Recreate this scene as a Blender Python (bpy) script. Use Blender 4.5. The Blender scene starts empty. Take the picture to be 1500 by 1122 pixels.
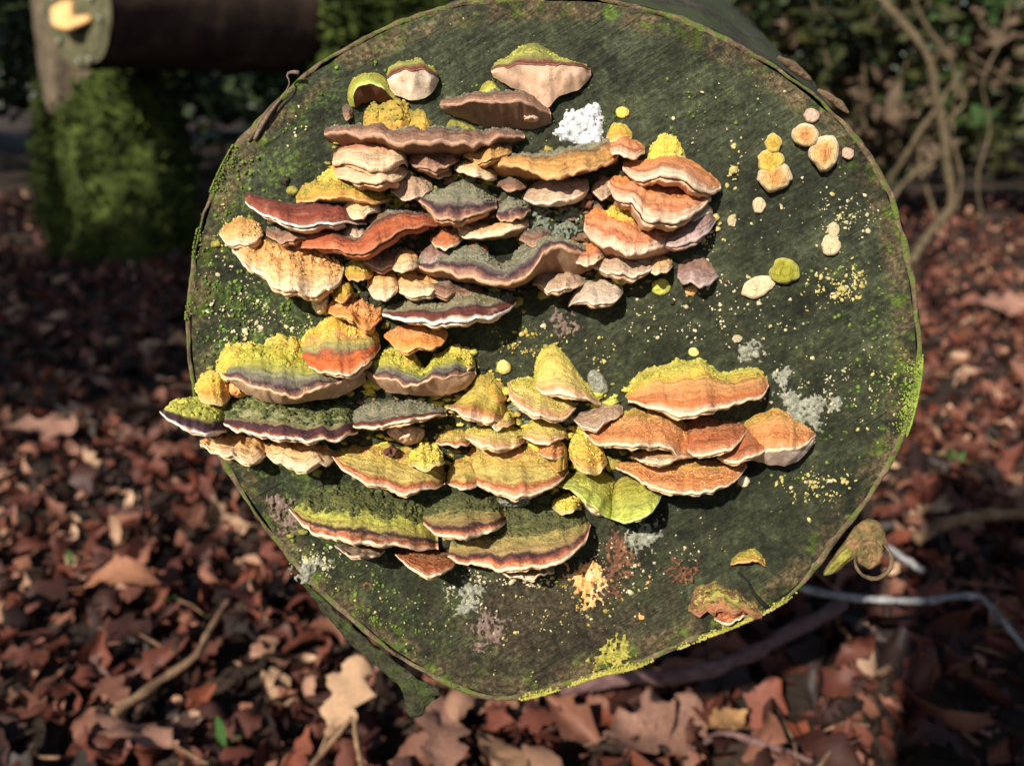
import bpy, math, random
import numpy as np
from mathutils import Vector, Matrix, noise, Euler

rnd = random.Random(7)
nrg = np.random.default_rng(11)
SC = bpy.context.scene
COL = SC.collection

# ------------------------------------------------------------------ camera
F = 1299.0            # focal length in photo pixels (1500 px wide)
K = 0.00025           # metres per photo pixel on the cut face
D = F * K             # camera to cut face
CAMH = 0.52
PITCH = math.radians(17.6)
cam_d = bpy.data.cameras.new('camera')
cam = bpy.data.objects.new('camera', cam_d)
COL.objects.link(cam)
cam.location = (0, 0, CAMH)
cam.rotation_euler = (math.radians(90) - PITCH, 0, 0)
cam_d.sensor_width = 36
cam_d.lens = 36 * F / 1500
cam_d.clip_start = 0.01
cam_d.clip_end = 500
cam_d.dof.use_dof = True
cam_d.dof.focus_distance = D - 0.012
cam_d.dof.aperture_fstop = 9.5
SC.camera = cam

# ------------------------------------------------------------------ light
SUN_AZ = math.radians(25)      # left of straight behind the camera
SUN_EL = math.radians(34)
sdir = Vector((-math.sin(SUN_AZ) * math.cos(SUN_EL), -math.cos(SUN_AZ) * math.cos(SUN_EL), math.sin(SUN_EL)))
W = bpy.data.worlds.new('World')
SC.world = W
W.use_nodes = True
wn = W.node_tree
sky = wn.nodes.new('ShaderNodeTexSky')
sky.sky_type = 'NISHITA'
sky.sun_disc = False
sky.sun_elevation = SUN_EL
sky.sun_rotation = math.atan2(sdir.x, sdir.y)
bg = wn.nodes['Background']
bg.inputs['Strength'].default_value = 0.07
wn.links.new(sky.outputs[0], bg.inputs[0])
sun_d = bpy.data.lights.new('sun', 'SUN')
sun_d.energy = 5.0
sun_d.angle = math.radians(0.53)
sun_d.color = (1.0, 0.93, 0.82)
sun = bpy.data.objects.new('sun', sun_d)
COL.objects.link(sun)
sun.rotation_euler = sdir.to_track_quat('Z', 'Y').to_euler()
sun.location = sdir * 20
SC.view_settings.view_transform = 'Standard'
SC.view_settings.look = 'None'
SC.view_settings.gamma = 1
SC.view_settings.exposure = 0.68
SC.cycles.use_denoising = True
SC.cycles.max_bounces = 6
SC.cycles.diffuse_bounces = 3
SC.cycles.glossy_bounces = 2
SC.cycles.transparent_max_bounces = 4

# ------------------------------------------------------------------ helpers
CM = Matrix.Translation(cam.location) @ Euler(cam.rotation_euler).to_matrix().to_4x4()
MF = CM @ Matrix.Translation((0, 0, -D))      # frame of the cut face: x right, y up, z out of the wood

def P3(sx, sy, p=0.0):
    """a point of the log's end: place on the face (in face pixels) and height p above it"""
    f = (F - p) / F
    return np.array(((sx - 750) * f * K, -(sy - 561) * f * K, p * K))

def ray(sx, sy):
    v = Vector(((sx - 750) / F, -(sy - 561) / F, -1.0))
    return (CM.to_3x3() @ v)

def ground_at(sx, sy, z=0.0):
    r = ray(sx, sy)
    t = (z - CAMH) / r.z
    return Vector((r.x * t, r.y * t, z))

def at_dist(sx, sy, y):
    r = ray(sx, sy)
    t = y / r.y
    return cam.location + r * t

def tag(o, label=None, cat=None, group=None, kind=None):
    if label: o['label'] = label
    if cat: o['category'] = cat
    if group: o['group'] = group
    if kind: o['kind'] = kind
    return o

def empty(name, M):
    o = bpy.data.objects.new(name, None)
    COL.objects.link(o)
    o.empty_display_size = 0.02
    o.matrix_world = M
    return o

def mesh(name, verts, faces, smooth=True, uv=None, uv2=None):
    me = bpy.data.meshes.new(name)
    v = np.asarray(verts, dtype=np.float32)
    if isinstance(faces, np.ndarray):
        nf, c = faces.shape
        me.vertices.add(len(v)); me.vertices.foreach_set('co', v.ravel())
        me.loops.add(nf * c); me.loops.foreach_set('vertex_index', faces.ravel().astype(np.int32))
        me.polygons.add(nf)
        me.polygons.foreach_set('loop_start', np.arange(0, nf * c, c, dtype=np.int32))
        me.polygons.foreach_set('loop_total', np.full(nf, c, dtype=np.int32))
        me.update(calc_edges=True)
    else:
        me.from_pydata([tuple(map(float, x)) for x in v], [], [tuple(f) for f in faces])
    if smooth:
        me.polygons.foreach_set('use_smooth', np.ones(len(me.polygons), dtype=bool))
    for nm, arr in (('UVMap', uv), ('polar', uv2)):
        if arr is not None:
            L = me.uv_layers.new(name=nm)
            idx = np.empty(len(me.loops), dtype=np.int32)
            me.loops.foreach_get('vertex_index', idx)
            L.data.foreach_set('uv', np.asarray(arr, dtype=np.float32)[idx].ravel())
    me.validate()
    return me

def obj(name, me, mat, parent=None, M=None):
    o = bpy.data.objects.new(name, me)
    COL.objects.link(o)
    if mat is not None and not me.materials:
        me.materials.append(mat)
    if parent is not None:
        o.parent = parent
    elif M is not None:
        o.matrix_world = M
    return o

def grid_faces(nu, nv, wrap=False):
    """verts laid out [i*nv + j], i<nu, j<nv"""
    iu = np.arange(nu if wrap else nu - 1)
    jv = np.arange(nv - 1)
    I, J = np.meshgrid(iu, jv, indexing='ij')
    I2 = (I + 1) % nu
    return np.stack([I * nv + J, I2 * nv + J, I2 * nv + J + 1, I * nv + J + 1], -1).reshape(-1, 4)

def cr(pts, n, closed=False):
    """Catmull-Rom resample by arc length"""
    p = np.asarray(pts, dtype=float)
    m = len(p)
    if closed:
        q = np.vstack([p[-1], p, p[0], p[1]]); segs = m
    else:
        if m == 2:
            p = np.vstack([p[0], (p[0] + p[1]) / 2, p[1]]); m = 3
        q = np.vstack([2 * p[0] - p[1], p, 2 * p[-1] - p[-2]]); segs = m - 1
    out = []
    for s in range(segs):
        p0, p1, p2, p3 = q[s:s + 4]
        for t in np.linspace(0, 1, 16, endpoint=False):
            out.append(0.5 * ((2 * p1) + (-p0 + p2) * t + (2 * p0 - 5 * p1 + 4 * p2 - p3) * t * t + (-p0 + 3 * p1 - 3 * p2 + p3) * t ** 3))
    out.append(q[1] if closed else p[-1])
    out = np.array(out)
    d = np.r_[0, np.cumsum(np.linalg.norm(np.diff(out, axis=0), axis=1))]
    s = np.linspace(0, d[-1], n + 1)
    r = np.stack([np.interp(s, d, out[:, k]) for k in range(out.shape[1])], -1)
    return r[:-1] if closed else r

def nz(x, y, z=0.0):
    return noise.noise((x, y, z))

def fb(x, y, z=0.0, o=4):
    return noise.fractal((x, y, z), 1.0, 2.0, o)

def tube(path, radii, seg=10, rough=0.0, seed=0.0, cap=True):
    P = [Vector(p) for p in path]
    n = len(P)
    V = []; Fc = []
    up = Vector((0.13, 0.21, 1)).normalized()
    for i in range(n):
        t = (P[min(i + 1, n - 1)] - P[max(i - 1, 0)]).normalized()
        a = t.cross(up)
        if a.length < 1e-3: a = t.cross(Vector((1, 0, 0)))
        a.normalize(); b = t.cross(a).normalized()
        for k in range(seg):
            th = 2 * math.pi * k / seg
            d = a * math.cos(th) + b * math.sin(th)
            r = radii[i] * (1 + rough * fb(math.cos(th) * 1.5 + seed, math.sin(th) * 1.5 + i * 0.21, seed, 3))
            V.append(P[i] + d * r)
    for i in range(n - 1):
        for k in range(seg):
            k2 = (k + 1) % seg
            Fc.append((i * seg + k, i * seg + k2, (i + 1) * seg + k2, (i + 1) * seg + k))
    if cap:
        V.append(P[0]); V.append(P[-1])
        for k in range(seg):
            Fc.append((len(V) - 2, (k + 1) % seg, k))
            Fc.append((len(V) - 1, (n - 1) * seg + k, (n - 1) * seg + (k + 1) % seg))
    return [tuple(v) for v in V], Fc

def smooth_path(pts, n):
    return [Vector(p) for p in cr([tuple(p) for p in pts], n)]

# ------------------------------------------------------------------ materials
def srgb(r, g, b):
    f = lambda c: (c / 255 / 12.92) if c / 255 <= 0.04045 else ((c / 255 + 0.055) / 1.055) ** 2.4
    return (f(r), f(g), f(b))

class NT:
    def __init__(s, name):
        s.m = bpy.data.materials.new(name); s.m.use_nodes = True
        s.t = s.m.node_tree; s.N = s.t.nodes; s.L = s.t.links
        s.b = s.N['Principled BSDF']
        s.b.inputs['Roughness'].default_value = 0.8
        s.b.inputs['Specular IOR Level'].default_value = 0.25
    def n(s, typ, **kw):
        x = s.N.new(typ)
        for k, v in kw.items():
            setattr(x, k, v)
        return x
    def set(s, sock, v):
        if hasattr(v, 'links') or isinstance(v, bpy.types.NodeSocket): s.L.new(v, sock)
        else: sock.default_value = v
    def noise(s, vec, scale, detail=4, rough=0.55, dist=0.0):
        x = s.n('ShaderNodeTexNoise')
        s.L.new(vec, x.inputs['Vector'])
        x.inputs['Scale'].default_value = scale; x.inputs['Detail'].default_value = detail
        x.inputs['Roughness'].default_value = rough; x.inputs['Distortion'].default_value = dist
        return x.outputs['Fac']
    def vor(s, vec, scale, feature='F1'):
        x = s.n('ShaderNodeTexVoronoi', feature=feature)
        s.L.new(vec, x.inputs['Vector']); x.inputs['Scale'].default_value = scale
        return x.outputs['Distance']
    def math(s, op, a, b=None, c=None, clamp=False):
        x = s.n('ShaderNodeMath', operation=op, use_clamp=clamp)
        s.set(x.inputs[0], a)
        if b is not None: s.set(x.inputs[1], b)
        if c is not None: s.set(x.inputs[2], c)
        return x.outputs[0]
    def ramp(s, fac, stops, interp='LINEAR'):
        x = s.n('ShaderNodeValToRGB')
        x.color_ramp.interpolation = interp
        e = x.color_ramp.elements
        while len(e) < len(stops): e.new(0.5)
        for k, (p, c) in enumerate(stops):
            e[k].position = p
            e[k].color = (*c, 1) if not isinstance(c, (int, float)) else (c, c, c, 1)
        s.L.new(fac, x.inputs[0])
        return x.outputs[0]
    def step(s, fac, lo, hi):
        x = s.n('ShaderNodeMapRange', interpolation_type='SMOOTHSTEP')
        s.set(x.inputs[0], fac); x.inputs[1].default_value = lo; x.inputs[2].default_value = hi
        return x.outputs[0]
    def mix(s, fac, a, b, blend='MIX'):
        x = s.n('ShaderNodeMix', data_type='RGBA', blend_type=blend)
        s.set(x.inputs[0], fac)
        for k, v in ((6, a), (7, b)):
            if isinstance(v, tuple): x.inputs[k].default_value = (*v, 1)
            else: s.L.new(v, x.inputs[k])
        return x.outputs[2]
    def mapping(s, vec, scale=(1, 1, 1), rot=(0, 0, 0), loc=(0, 0, 0)):
        x = s.n('ShaderNodeMapping')
        s.L.new(vec, x.inputs[0])
        x.inputs['Scale'].default_value = scale; x.inputs['Rotation'].default_value = rot; x.inputs['Location'].default_value = loc
        return x.outputs[0]
    def bump(s, h, strength=0.4, dist=0.001, normal=None):
        x = s.n('ShaderNodeBump')
        s.L.new(h, x.inputs['Height']); x.inputs['Strength'].default_value = strength; x.inputs['Distance'].default_value = dist
        if normal is not None: s.L.new(normal, x.inputs['Normal'])
        return x.outputs[0]
    def tc(s, which='Object'):
        return s.n('ShaderNodeTexCoord').outputs[which]
    def uv(s, name):
        return s.n('ShaderNodeUVMap', uv_map=name).outputs[0]
    def sep(s, vec):
        x = s.n('ShaderNodeSeparateXYZ'); s.L.new(vec, x.inputs[0]); return x.outputs
    def done(s, color, normal=None, rough=None):
        if isinstance(color, tuple): s.b.inputs['Base Color'].default_value = (*color, 1)
        else: s.L.new(color, s.b.inputs['Base Color'])
        if normal is not None: s.L.new(normal, s.b.inputs['Normal'])
        if rough is not None: s.set(s.b.inputs['Roughness'], rough)
        return s.m

# colours (albedo)
CREAM = (0.72, 0.56, 0.37); WHITE = (0.78, 0.71, 0.62); PINK = (0.66, 0.41, 0.27); TAN = (0.45, 0.25, 0.13)
ORANGE = (0.54, 0.20, 0.07); TANG = (0.62, 0.30, 0.11); RUST = (0.36, 0.085, 0.035); MAROON = (0.17, 0.04, 0.026)
PURPLE = (0.055, 0.025, 0.03); UMBER = (0.20, 0.10, 0.062); GREY = (0.21, 0.20, 0.14); OLIVE = (0.22, 0.20, 0.04)
LIME = (0.40, 0.40, 0.075); YELLOW = (0.62, 0.46, 0.10); MUST = (0.44, 0.29, 0.06); DGREEN = (0.07, 0.078, 0.026)
OCHRE = (0.50, 0.25, 0.07); APRI = (0.66, 0.36, 0.13); SALM = (0.62, 0.27, 0.13); MAUVE = (0.33, 0.21, 0.18)

PAL = {
 # name: stops from the attachment to the edge, algae colour, algae amount, edge colour
 'turkey':  ([(0, DGREEN), (.46, (.11,.105,.03)), (.56, (.34,.33,.06)), (.66, (.46,.43,.08)), (.80, (.38,.30,.08)), (.845, PURPLE), (.885, (.10,.045,.035)), (.91, (.40,.19,.09)), (.94, RUST), (.97, SALM), (1, PINK)], (.045,.055,.02), 1.0, CREAM),
 'turkey2': ([(0, (.09,.095,.045)), (.45, (.15,.14,.055)), (.62, (.38,.29,.09)), (.78, (.34,.22,.09)), (.84, PURPLE), (.885, (.14,.05,.04)), (.92, RUST), (.96, SALM), (1, PINK)], (.045,.055,.02), 1.0, CREAM),
 'purple':  ([(0, (.30,.30,.07)), (.40, (.26,.27,.10)), (.70, (.27,.26,.12)), (.775, (.24,.17,.08)), (.81, PURPLE), (.94, (.085,.028,.028)), (.97, (.26,.09,.06)), (1, SALM)], (.05,.06,.022), 1.0, (.74,.60,.46)),
 'limepurple': ([(0, LIME), (.60, (.42,.42,.08)), (.72, (.32,.30,.08)), (.78, PURPLE), (.95, (.05,.025,.035)), (1, (.36,.2,.16))], (.07,.09,.02), .9, (.76,.64,.52)),
 'greyred': ([(0, (.18,.17,.09)), (.5, (.25,.23,.14)), (.78, (.23,.21,.14)), (.85, (.10,.035,.03)), (.94, MAROON), (1, PINK)], GREY, .4, CREAM),
 'greytan': ([(0, OLIVE), (.4, (.24,.21,.08)), (.7, GREY), (.80, (.18,.16,.11)), (.86, PURPLE), (.93, (.15,.07,.045)), (1, TAN)], OLIVE, .4, (.55,.36,.22)),
 'grey':    ([(0, (.18,.17,.08)), (.45, GREY), (.70, (.23,.20,.14)), (.78, (.10,.07,.07)), (.84, PURPLE), (.92, (.20,.09,.07)), (1, (.42,.24,.15))], OLIVE, .4, (.50,.31,.19)),
 'greywhite':([(0, (.19,.17,.08)), (.45, (.26,.22,.11)), (.68, (.22,.18,.12)), (.74, (.06,.03,.03)), (.82, MAROON), (.94, (.12,.045,.04)), (1, PINK)], OLIVE, .35, WHITE),
 'yellowtan':([(0, YELLOW), (.40, (.50,.40,.03)), (.62, (.36,.33,.05)), (.78, (.22,.21,.12)), (.87, (.14,.11,.09)), (.92, PURPLE), (1, (.34,.17,.10))], LIME, .45, (.56,.36,.22)),
 'maroon':  ([(0, (.16,.12,.09)), (.30, (.13,.05,.035)), (.55, MAROON), (.85, (.25,.06,.035)), (1, (.34,.13,.08))], UMBER, .2, WHITE),
 'rust':    ([(0, (.20,.17,.11)), (.34, (.23,.17,.10)), (.44, (.12,.05,.035)), (.60, RUST), (.88, (.42,.11,.04)), (1, (.46,.16,.08))], UMBER, .15, (.45,.18,.10)),
 'umber':   ([(0, (.16,.145,.12)), (.45, (.17,.12,.09)), (.70, UMBER), (.90, (.30,.16,.10)), (1, (.36,.21,.14))], GREY, .4, (.40,.24,.16)),
 'orange':  ([(0, YELLOW), (.25, MUST), (.45, TANG), (.70, ORANGE), (.86, (.62,.24,.08)), (1, (.66,.36,.18))], LIME, .15, CREAM),
 'tangerine':([(0, LIME), (.26, YELLOW), (.40, (.60,.36,.06)), (.56, TANG), (.80, ORANGE), (.90, (.50,.14,.04)), (1, PINK)], LIME, .2, CREAM),
 'rustorange':([(0, (.40,.20,.06)), (.4, (.42,.16,.06)), (.7, (.44,.12,.045)), (.92, (.50,.20,.09)), (1, PINK)], UMBER, .3, CREAM),
 'pureorange':([(0, (.52,.16,.05)), (.5, TANG), (.8, (.66,.24,.05)), (1, (.66,.30,.09))], ORANGE, .3, (.66,.36,.14)),
 'fan':     ([(0, (.52,.28,.05)), (.22, TANG), (.42, (.54,.36,.09)), (.66, (.50,.39,.11)), (.80, (.52,.36,.11)), (.87, RUST), (.94, SALM), (1, PINK)], LIME, .25, CREAM),
 'sunset':  ([(0, YELLOW), (.28, (.60,.36,.04)), (.42, TANG), (.55, (.42,.33,.08)), (.66, (.28,.25,.11)), (.73, (.30,.10,.05)), (.80, (.52,.12,.03)), (.94, (.46,.11,.035)), (1, SALM)], LIME, .25, CREAM),
 'yellow':  ([(0, (.50,.45,.09)), (.3, YELLOW), (.6, (.62,.46,.13)), (.84, (.60,.42,.15)), (.92, SALM), (1, CREAM)], LIME, .3, CREAM),
 'yellowred':([(0, MUST), (.4, YELLOW), (.72, (.46,.34,.06)), (.86, (.42,.17,.06)), (1, PINK)], LIME, .3, CREAM),
 'mustard': ([(0, OLIVE), (.4, MUST), (.8, (.50,.32,.05)), (1, OCHRE)], LIME, .4, APRI),
 'lime':    ([(0, (.40,.30,.06)), (.35, (.36,.33,.05)), (.65, LIME), (1, (.50,.55,.10))], DGREEN, .18, (.58,.60,.22)),
 'limegrey':([(0, OLIVE), (.35, (.27,.27,.07)), (.65, (.33,.31,.08)), (.80, (.22,.17,.06)), (.9, MAROON), (1, (.12,.04,.03))], DGREEN, .3, (.22,.085,.06)),
 'ochre':   ([(0, GREY), (.35, (.26,.22,.12)), (.5, (.24,.12,.05)), (.72, OCHRE), (1, (.54,.29,.10))], GREY, .3, (.56,.34,.15)),
 'cream':   ([(0, OCHRE), (.4, APRI), (.75, (.68,.44,.22)), (1, CREAM)], TAN, .15, CREAM),
 'pinkcream':([(0, MAROON), (.25, (.42,.16,.10)), (.45, SALM), (.62, (.68,.44,.25)), (1, (.70,.47,.29))], TAN, .15, (.70,.50,.31)),
 'apricot': ([(0, OLIVE), (.25, OCHRE), (.45, TANG), (.65, APRI), (.85, (.70,.46,.22)), (1, CREAM)], LIME, .2, CREAM),
 'salmon':  ([(0, TANG), (.3, (.64,.24,.07)), (.52, ORANGE), (.64, SALM), (.78, (.50,.17,.07)), (.88, (.66,.40,.25)), (1, (.68,.47,.32))], TANG, .2, (.70,.52,.37)),
 'mauve':   ([(0, (.28,.20,.13)), (.5, (.24,.13,.09)), (.8, MAUVE), (1, (.40,.28,.25))], UMBER, .4, (.44,.33,.30)),
 'dun':     ([(0, (.30,.22,.13)), (.6, (.42,.27,.17)), (1, (.50,.35,.24))], TAN, .3, (.62,.48,.36)),
 'knobyellow': ([(0, LIME), (.25, YELLOW), (.5, (.60,.44,.07)), (.8, (.50,.42,.06)), (1, (.64,.54,.24))], LIME, .5, (.66,.52,.24)),
 'knoborange': ([(0, LIME), (.25, YELLOW), (.5, (.62,.40,.06)), (.8, (.62,.32,.07)), (1, (.64,.46,.18))], LIME, .4, (.66,.46,.20)),
 'mossbrown': ([(0, OLIVE), (.3, (.30,.29,.06)), (.6, (.36,.32,.07)), (.8, (.30,.18,.06)), (1, (.34,.13,.06))], (.16,.06,.03), .8, (.30,.13,.07)),
 'btn_apricot': ([(0, (.60,.26,.07)), (.30, TANG), (.50, (.64,.36,.13)), (.72, (.68,.46,.22)), (.9, CREAM), (1, PINK)], TAN, .1, CREAM),
 'btn_yellow': ([(0, (.56,.30,.05)), (.4, (.58,.40,.06)), (.75, (.62,.45,.10)), (1, (.66,.52,.22))], LIME, .2, CREAM),
 'btn_olive': ([(0, (.34,.31,.03)), (.6, (.32,.30,.03)), (1, (.46,.42,.10))], LIME, .3, CREAM),
 'btn_cream': ([(0, (.70,.55,.30)), (.5, (.72,.60,.36)), (1, (.68,.54,.34))], TAN, .1, CREAM),
 'btn_pink': ([(0, (.70,.52,.40)), (.5, (.70,.50,.36)), (1, (.62,.40,.28))], TAN, .1, CREAM),
 'pale':    ([(0, (.34,.36,.12)), (.3, (.48,.38,.26)), (1, (.60,.45,.34))], TAN, .15, (.66,.52,.40)),
}
_caps = {}
def cap_mat(p):
    if p in _caps: return _caps[p]
    stops, alg, amt, edge = PAL[p]
    t = NT('cap_' + p)
    oc = t.tc('Object')
    v = t.sep(t.uv('UVMap'))
    warp = t.noise(oc, 130, 3)
    fine = t.noise(oc, 900, 4, .65)
    vv = t.math('ADD', v[1], t.math('MULTIPLY', t.math('SUBTRACT', warp, .5), .22))
    vv = t.math('ADD', vv, t.math('MULTIPLY', t.math('SUBTRACT', fine, .5), .07))
    c = t.ramp(vv, stops)
    # algae and dirt settle on the older, inner part of the cap
    m1 = t.noise(oc, 560, 6, .72, .5)
    inner = t.step(vv, .80, .45)
    ag = t.math('MULTIPLY', t.math('MULTIPLY', t.step(m1, .50, .60), inner), amt)
    c = t.mix(ag, c, alg)
    dk = t.math('MULTIPLY', t.step(t.noise(oc, 700, 5, .7), .57, .70), .45)
    c = t.mix(t.math('MULTIPLY', dk, t.step(vv, .95, .5)), c, (.05, .045, .02))
    g = t.ramp(t.noise(oc, 260, 5, .6), [(.25, .74), (.75, 1.22)])
    c = t.mix(1.0, c, g, 'MULTIPLY')
    cx = t.n('ShaderNodeCombineXYZ')
    t.L.new(t.math('MULTIPLY', v[0], .9), cx.inputs[0]); t.L.new(t.math('MULTIPLY', vv, 15.0), cx.inputs[1])
    band = t.noise(cx.outputs[0], 1.0, 3, .6)
    c = t.mix(1.0, c, t.ramp(band, [(.30, .58), (.5, 1.0), (.72, 1.3)]), 'MULTIPLY')
    bloom = t.math('MULTIPLY', t.step(t.noise(oc, 190, 5, .7, .3), .56, .70), .32)
    c = t.mix(bloom, c, (.58, .44, .28))
    # radial fibres
    fib = t.noise(t.mapping(t.uv('UVMap'), (60, 3, 1)), 1.0, 4, .6)
    c = t.mix(.35, c, t.mix(1.0, c, t.ramp(fib, [(.3, .55), (.7, 1.35)]), 'MULTIPLY'))
    h = t.math('ADD', t.math('MULTIPLY', fine, .6), t.math('MULTIPLY', m1, 1.0))
    h = t.math('ADD', h, t.math('MULTIPLY', t.math('SINE', t.math('MULTIPLY', vv, 55)), .10))
    _caps[p] = t.done(c, t.bump(h, .85, .0014), .85)
    return _caps[p]
_edges = {}
def edge_mat(c):
    if c in _edges: return _edges[c]
    t = NT('pore_surface_colour')
    oc = t.tc('Object')
    f = t.noise(oc, 300, 5, .65)
    col = t.ramp(f, [(.28, tuple(x * y for x, y in zip(c, (.66, .55, .46)))), (.5, c), (.75, tuple(min(.8, x * 1.08) for x in c))])
    pores = t.vor(oc, 2600)
    spots = t.math('MULTIPLY', t.step(t.noise(oc, 520, 4, .7), .62, .70), .6)
    col = t.mix(spots, col, tuple(x * y for x, y in zip(c, (.42, .30, .22))))
    h = t.math('ADD', t.math('MULTIPLY', pores, .8), f)
    _edges[c] = t.done(col, t.bump(h, .35, .0007), .78)
    return _edges[c]

def mottled(name, stops, scale=300, rough=.85, bump=.5, dist=.001, detail=6, coords='Object'):
    t = NT(name)
    oc = t.tc(coords)
    f = t.noise(oc, scale, detail, .65)
    c = t.ramp(f, stops)
    g = t.noise(oc, scale * 3.1, 4, .7)
    c = t.mix(1.0, c, t.ramp(g, [(.25, .7), (.75, 1.25)]), 'MULTIPLY')
    return t.done(c, t.bump(t.math('ADD', f, t.math('MULTIPLY', g, .5)), bump, dist), rough)

# ---- the sawn end: algae-darkened wood with saw marks
def face_material():
    t = NT('sawn_wood')
    uv = t.uv('UVMap')                # face pixels / 1000, y downwards
    pol = t.sep(t.uv('polar'))
    xy = t.sep(uv)
    n_big = t.noise(uv, 5, 5, .6)
    n_mid = t.noise(uv, 22, 6, .65)
    n_fine = t.noise(uv, 130, 6, .7)
    sc = t.mapping(uv, (1, 1, 1), (0, 0, math.radians(31)))
    st = t.noise(t.mapping(sc, (9, 150, 1)), 1.0, 5, .65)
    st2 = t.noise(t.mapping(sc, (25, 420, 1)), 1.0, 3, .6)
    base = t.ramp(n_mid, [(.26, (.022, .024, .013)), (.5, (.056, .061, .031)), (.72, (.105, .108, .055))])
    # bluish-grey algae on the upper half, browner wood lower in the middle
    up = t.step(t.math('ADD', xy[1], t.math('MULTIPLY', t.math('SUBTRACT', n_big, .5), .3)), .62, .25)
    base = t.mix(t.math('MULTIPLY', up, .5), base, t.ramp(st, [(.3, (.034, .039, .024)), (.7, (.120, .126, .075))]))
    dx = t.math('SUBTRACT', xy[0], .80); dy = t.math('SUBTRACT', xy[1], .92)
    rr = t.math('SQRT', t.math('ADD', t.math('MULTIPLY', dx, dx), t.math('MULTIPLY', t.math('MULTIPLY', dy, dy), 2.2)))
    brown = t.math('MULTIPLY', t.step(t.math('ADD', rr, t.math('MULTIPLY', t.math('SUBTRACT', n_mid, .5), .35)), .24, .05), .8)
    base = t.mix(brown, base, t.ramp(n_fine, [(.3, (.045, .030, .020)), (.55, (.10, .070, .042)), (.8, (.19, .125, .08))]))
    # bright green algae film, strongest at the left flank and along the right rim
    lf = t.step(t.math('ADD', xy[0], t.math('MULTIPLY', t.math('SUBTRACT', n_big, .5), .35)), .62, .33)
    rim = t.step(pol[1], .925, .965)
    gm = t.step(t.math('ADD', t.math('MULTIPLY', n_fine, .5), t.math('MULTIPLY', n_mid, .5)), .48, .62)
    base = t.mix(t.math('MULTIPLY', t.math('MULTIPLY', lf, gm), .95), base, (.13, .22, .026))
    base = t.mix(t.math('MULTIPLY', t.math('MULTIPLY', t.step(n_big, .52, .68), gm), .6), base, (.10, .14, .03))
    # pinkish-brown weathered band just inside the bark
    base = t.mix(t.math('MULTIPLY', t.math('MULTIPLY', rim, t.step(n_mid, .40, .56)), .8), base, t.ramp(n_fine, [(.3, (.07, .045, .022)), (.55, (.19, .125, .068)), (.8, (.30, .23, .13))]))
    base = t.mix(t.math('MULTIPLY', t.math('MULTIPLY', rim, t.step(t.noise(uv, 30, 5, .6), .52, .62)), .8), base, (.13, .19, .025))
    # dark damp blotches and fine crumbs
    base = t.mix(t.math('MULTIPLY', t.step(t.noise(uv, 14, 5, .6, .5), .56, .68), .6), base, (.018, .019, .013))
    stm = t.math('MULTIPLY', t.step(t.noise(uv, 7, 4, .6), .35, .65), .85)
    base = t.mix(stm, base, t.mix(1.0, base, t.ramp(st, [(.28, .6), (.5, 1.0), (.75, 1.45)]), 'MULTIPLY'))
    base = t.mix(1.0, base, t.ramp(t.noise(uv, 48, 6, .7, .4), [(.28, .55), (.5, 1.0), (.74, 1.55)]), 'MULTIPLY')
    base = t.mix(1.0, base, t.ramp(n_fine, [(.28, .38), (.52, 1.0), (.74, 1.95)]), 'MULTIPLY')
    scr = t.step(t.noise(t.mapping(sc, (16, 260, 1)), 1.0, 3, .6), .40, .28)
    base = t.mix(t.math('MULTIPLY', scr, .85), base, (.008, .009, .006))
    base = t.mix(1.0, base, t.ramp(t.noise(uv, 9, 5, .6, .8), [(.30, .30), (.5, .64), (.70, 1.10)]), 'MULTIPLY')
    base = t.mix(1.0, base, (.93, .98, .90), 'MULTIPLY')
    sp = t.step(t.noise(uv, 210, 3, .6), .70, .76)
    base = t.mix(t.math('MULTIPLY', sp, .6), base, (.24, .23, .13))
    sp2 = t.step(t.noise(t.mapping(uv, (1, 1, 1), (0, 0, 0), (3, 5, 1)), 120, 3, .6), .68, .76)
    base = t.mix(t.math('MULTIPLY', sp2, .6), base, (.17, .21, .05))
    h = t.math('ADD', t.math('MULTIPLY', st, .55), t.math('MULTIPLY', n_fine, 1.2))
    h = t.math('ADD', h, t.math('MULTIPLY', st2, .4))
    return t.done(base, t.bump(h, 1.0, .0017), .8)

def bark_material(name, dark, mid, light, moss=0.0, mosscol=(.09, .12, .02), scale=1.0):
    t = NT(name)
    oc = t.tc('Object')
    a = t.noise(t.mapping(oc, (scale, scale, scale)), 45, 6, .65, .4)
    b = t.noise(oc, 190 * scale, 5, .7)
    c = t.ramp(a, [(.28, dark), (.5, mid), (.74, light)])
    c = t.mix(1.0, c, t.ramp(b, [(.25, .55), (.75, 1.35)]), 'MULTIPLY')
    if moss:
        c = t.mix(t.math('MULTIPLY', t.step(t.noise(oc, 30 * scale, 5, .6), .62 - moss * .35, .70 - moss * .3), .9), c, mosscol)
    return t.done(c, t.bump(t.math('ADD', a, t.math('MULTIPLY', b, .4)), .8, .004), .9)

def leaf_material(name, c, rough=.55, var=.35, transl=0.0):
    t = NT(name)
    oc = t.tc('Object')
    f = t.noise(oc, 28, 5, .65)
    lo = tuple(x * (1 - var) for x in c); hi = tuple(min(.8, x * (1 + var)) for x in c)
    col = t.ramp(f, [(.3, lo), (.7, hi)])
    inf = t.n('ShaderNodeObjectInfo')
    col = t.mix(1.0, col, t.ramp(inf.outputs['Random'], [(0, .75), (1, 1.25)]), 'MULTIPLY')
    g = t.noise(oc, 150, 4, .7)
    t.done(col, t.bump(g, .4, .002), rough)
    return t.m

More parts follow.
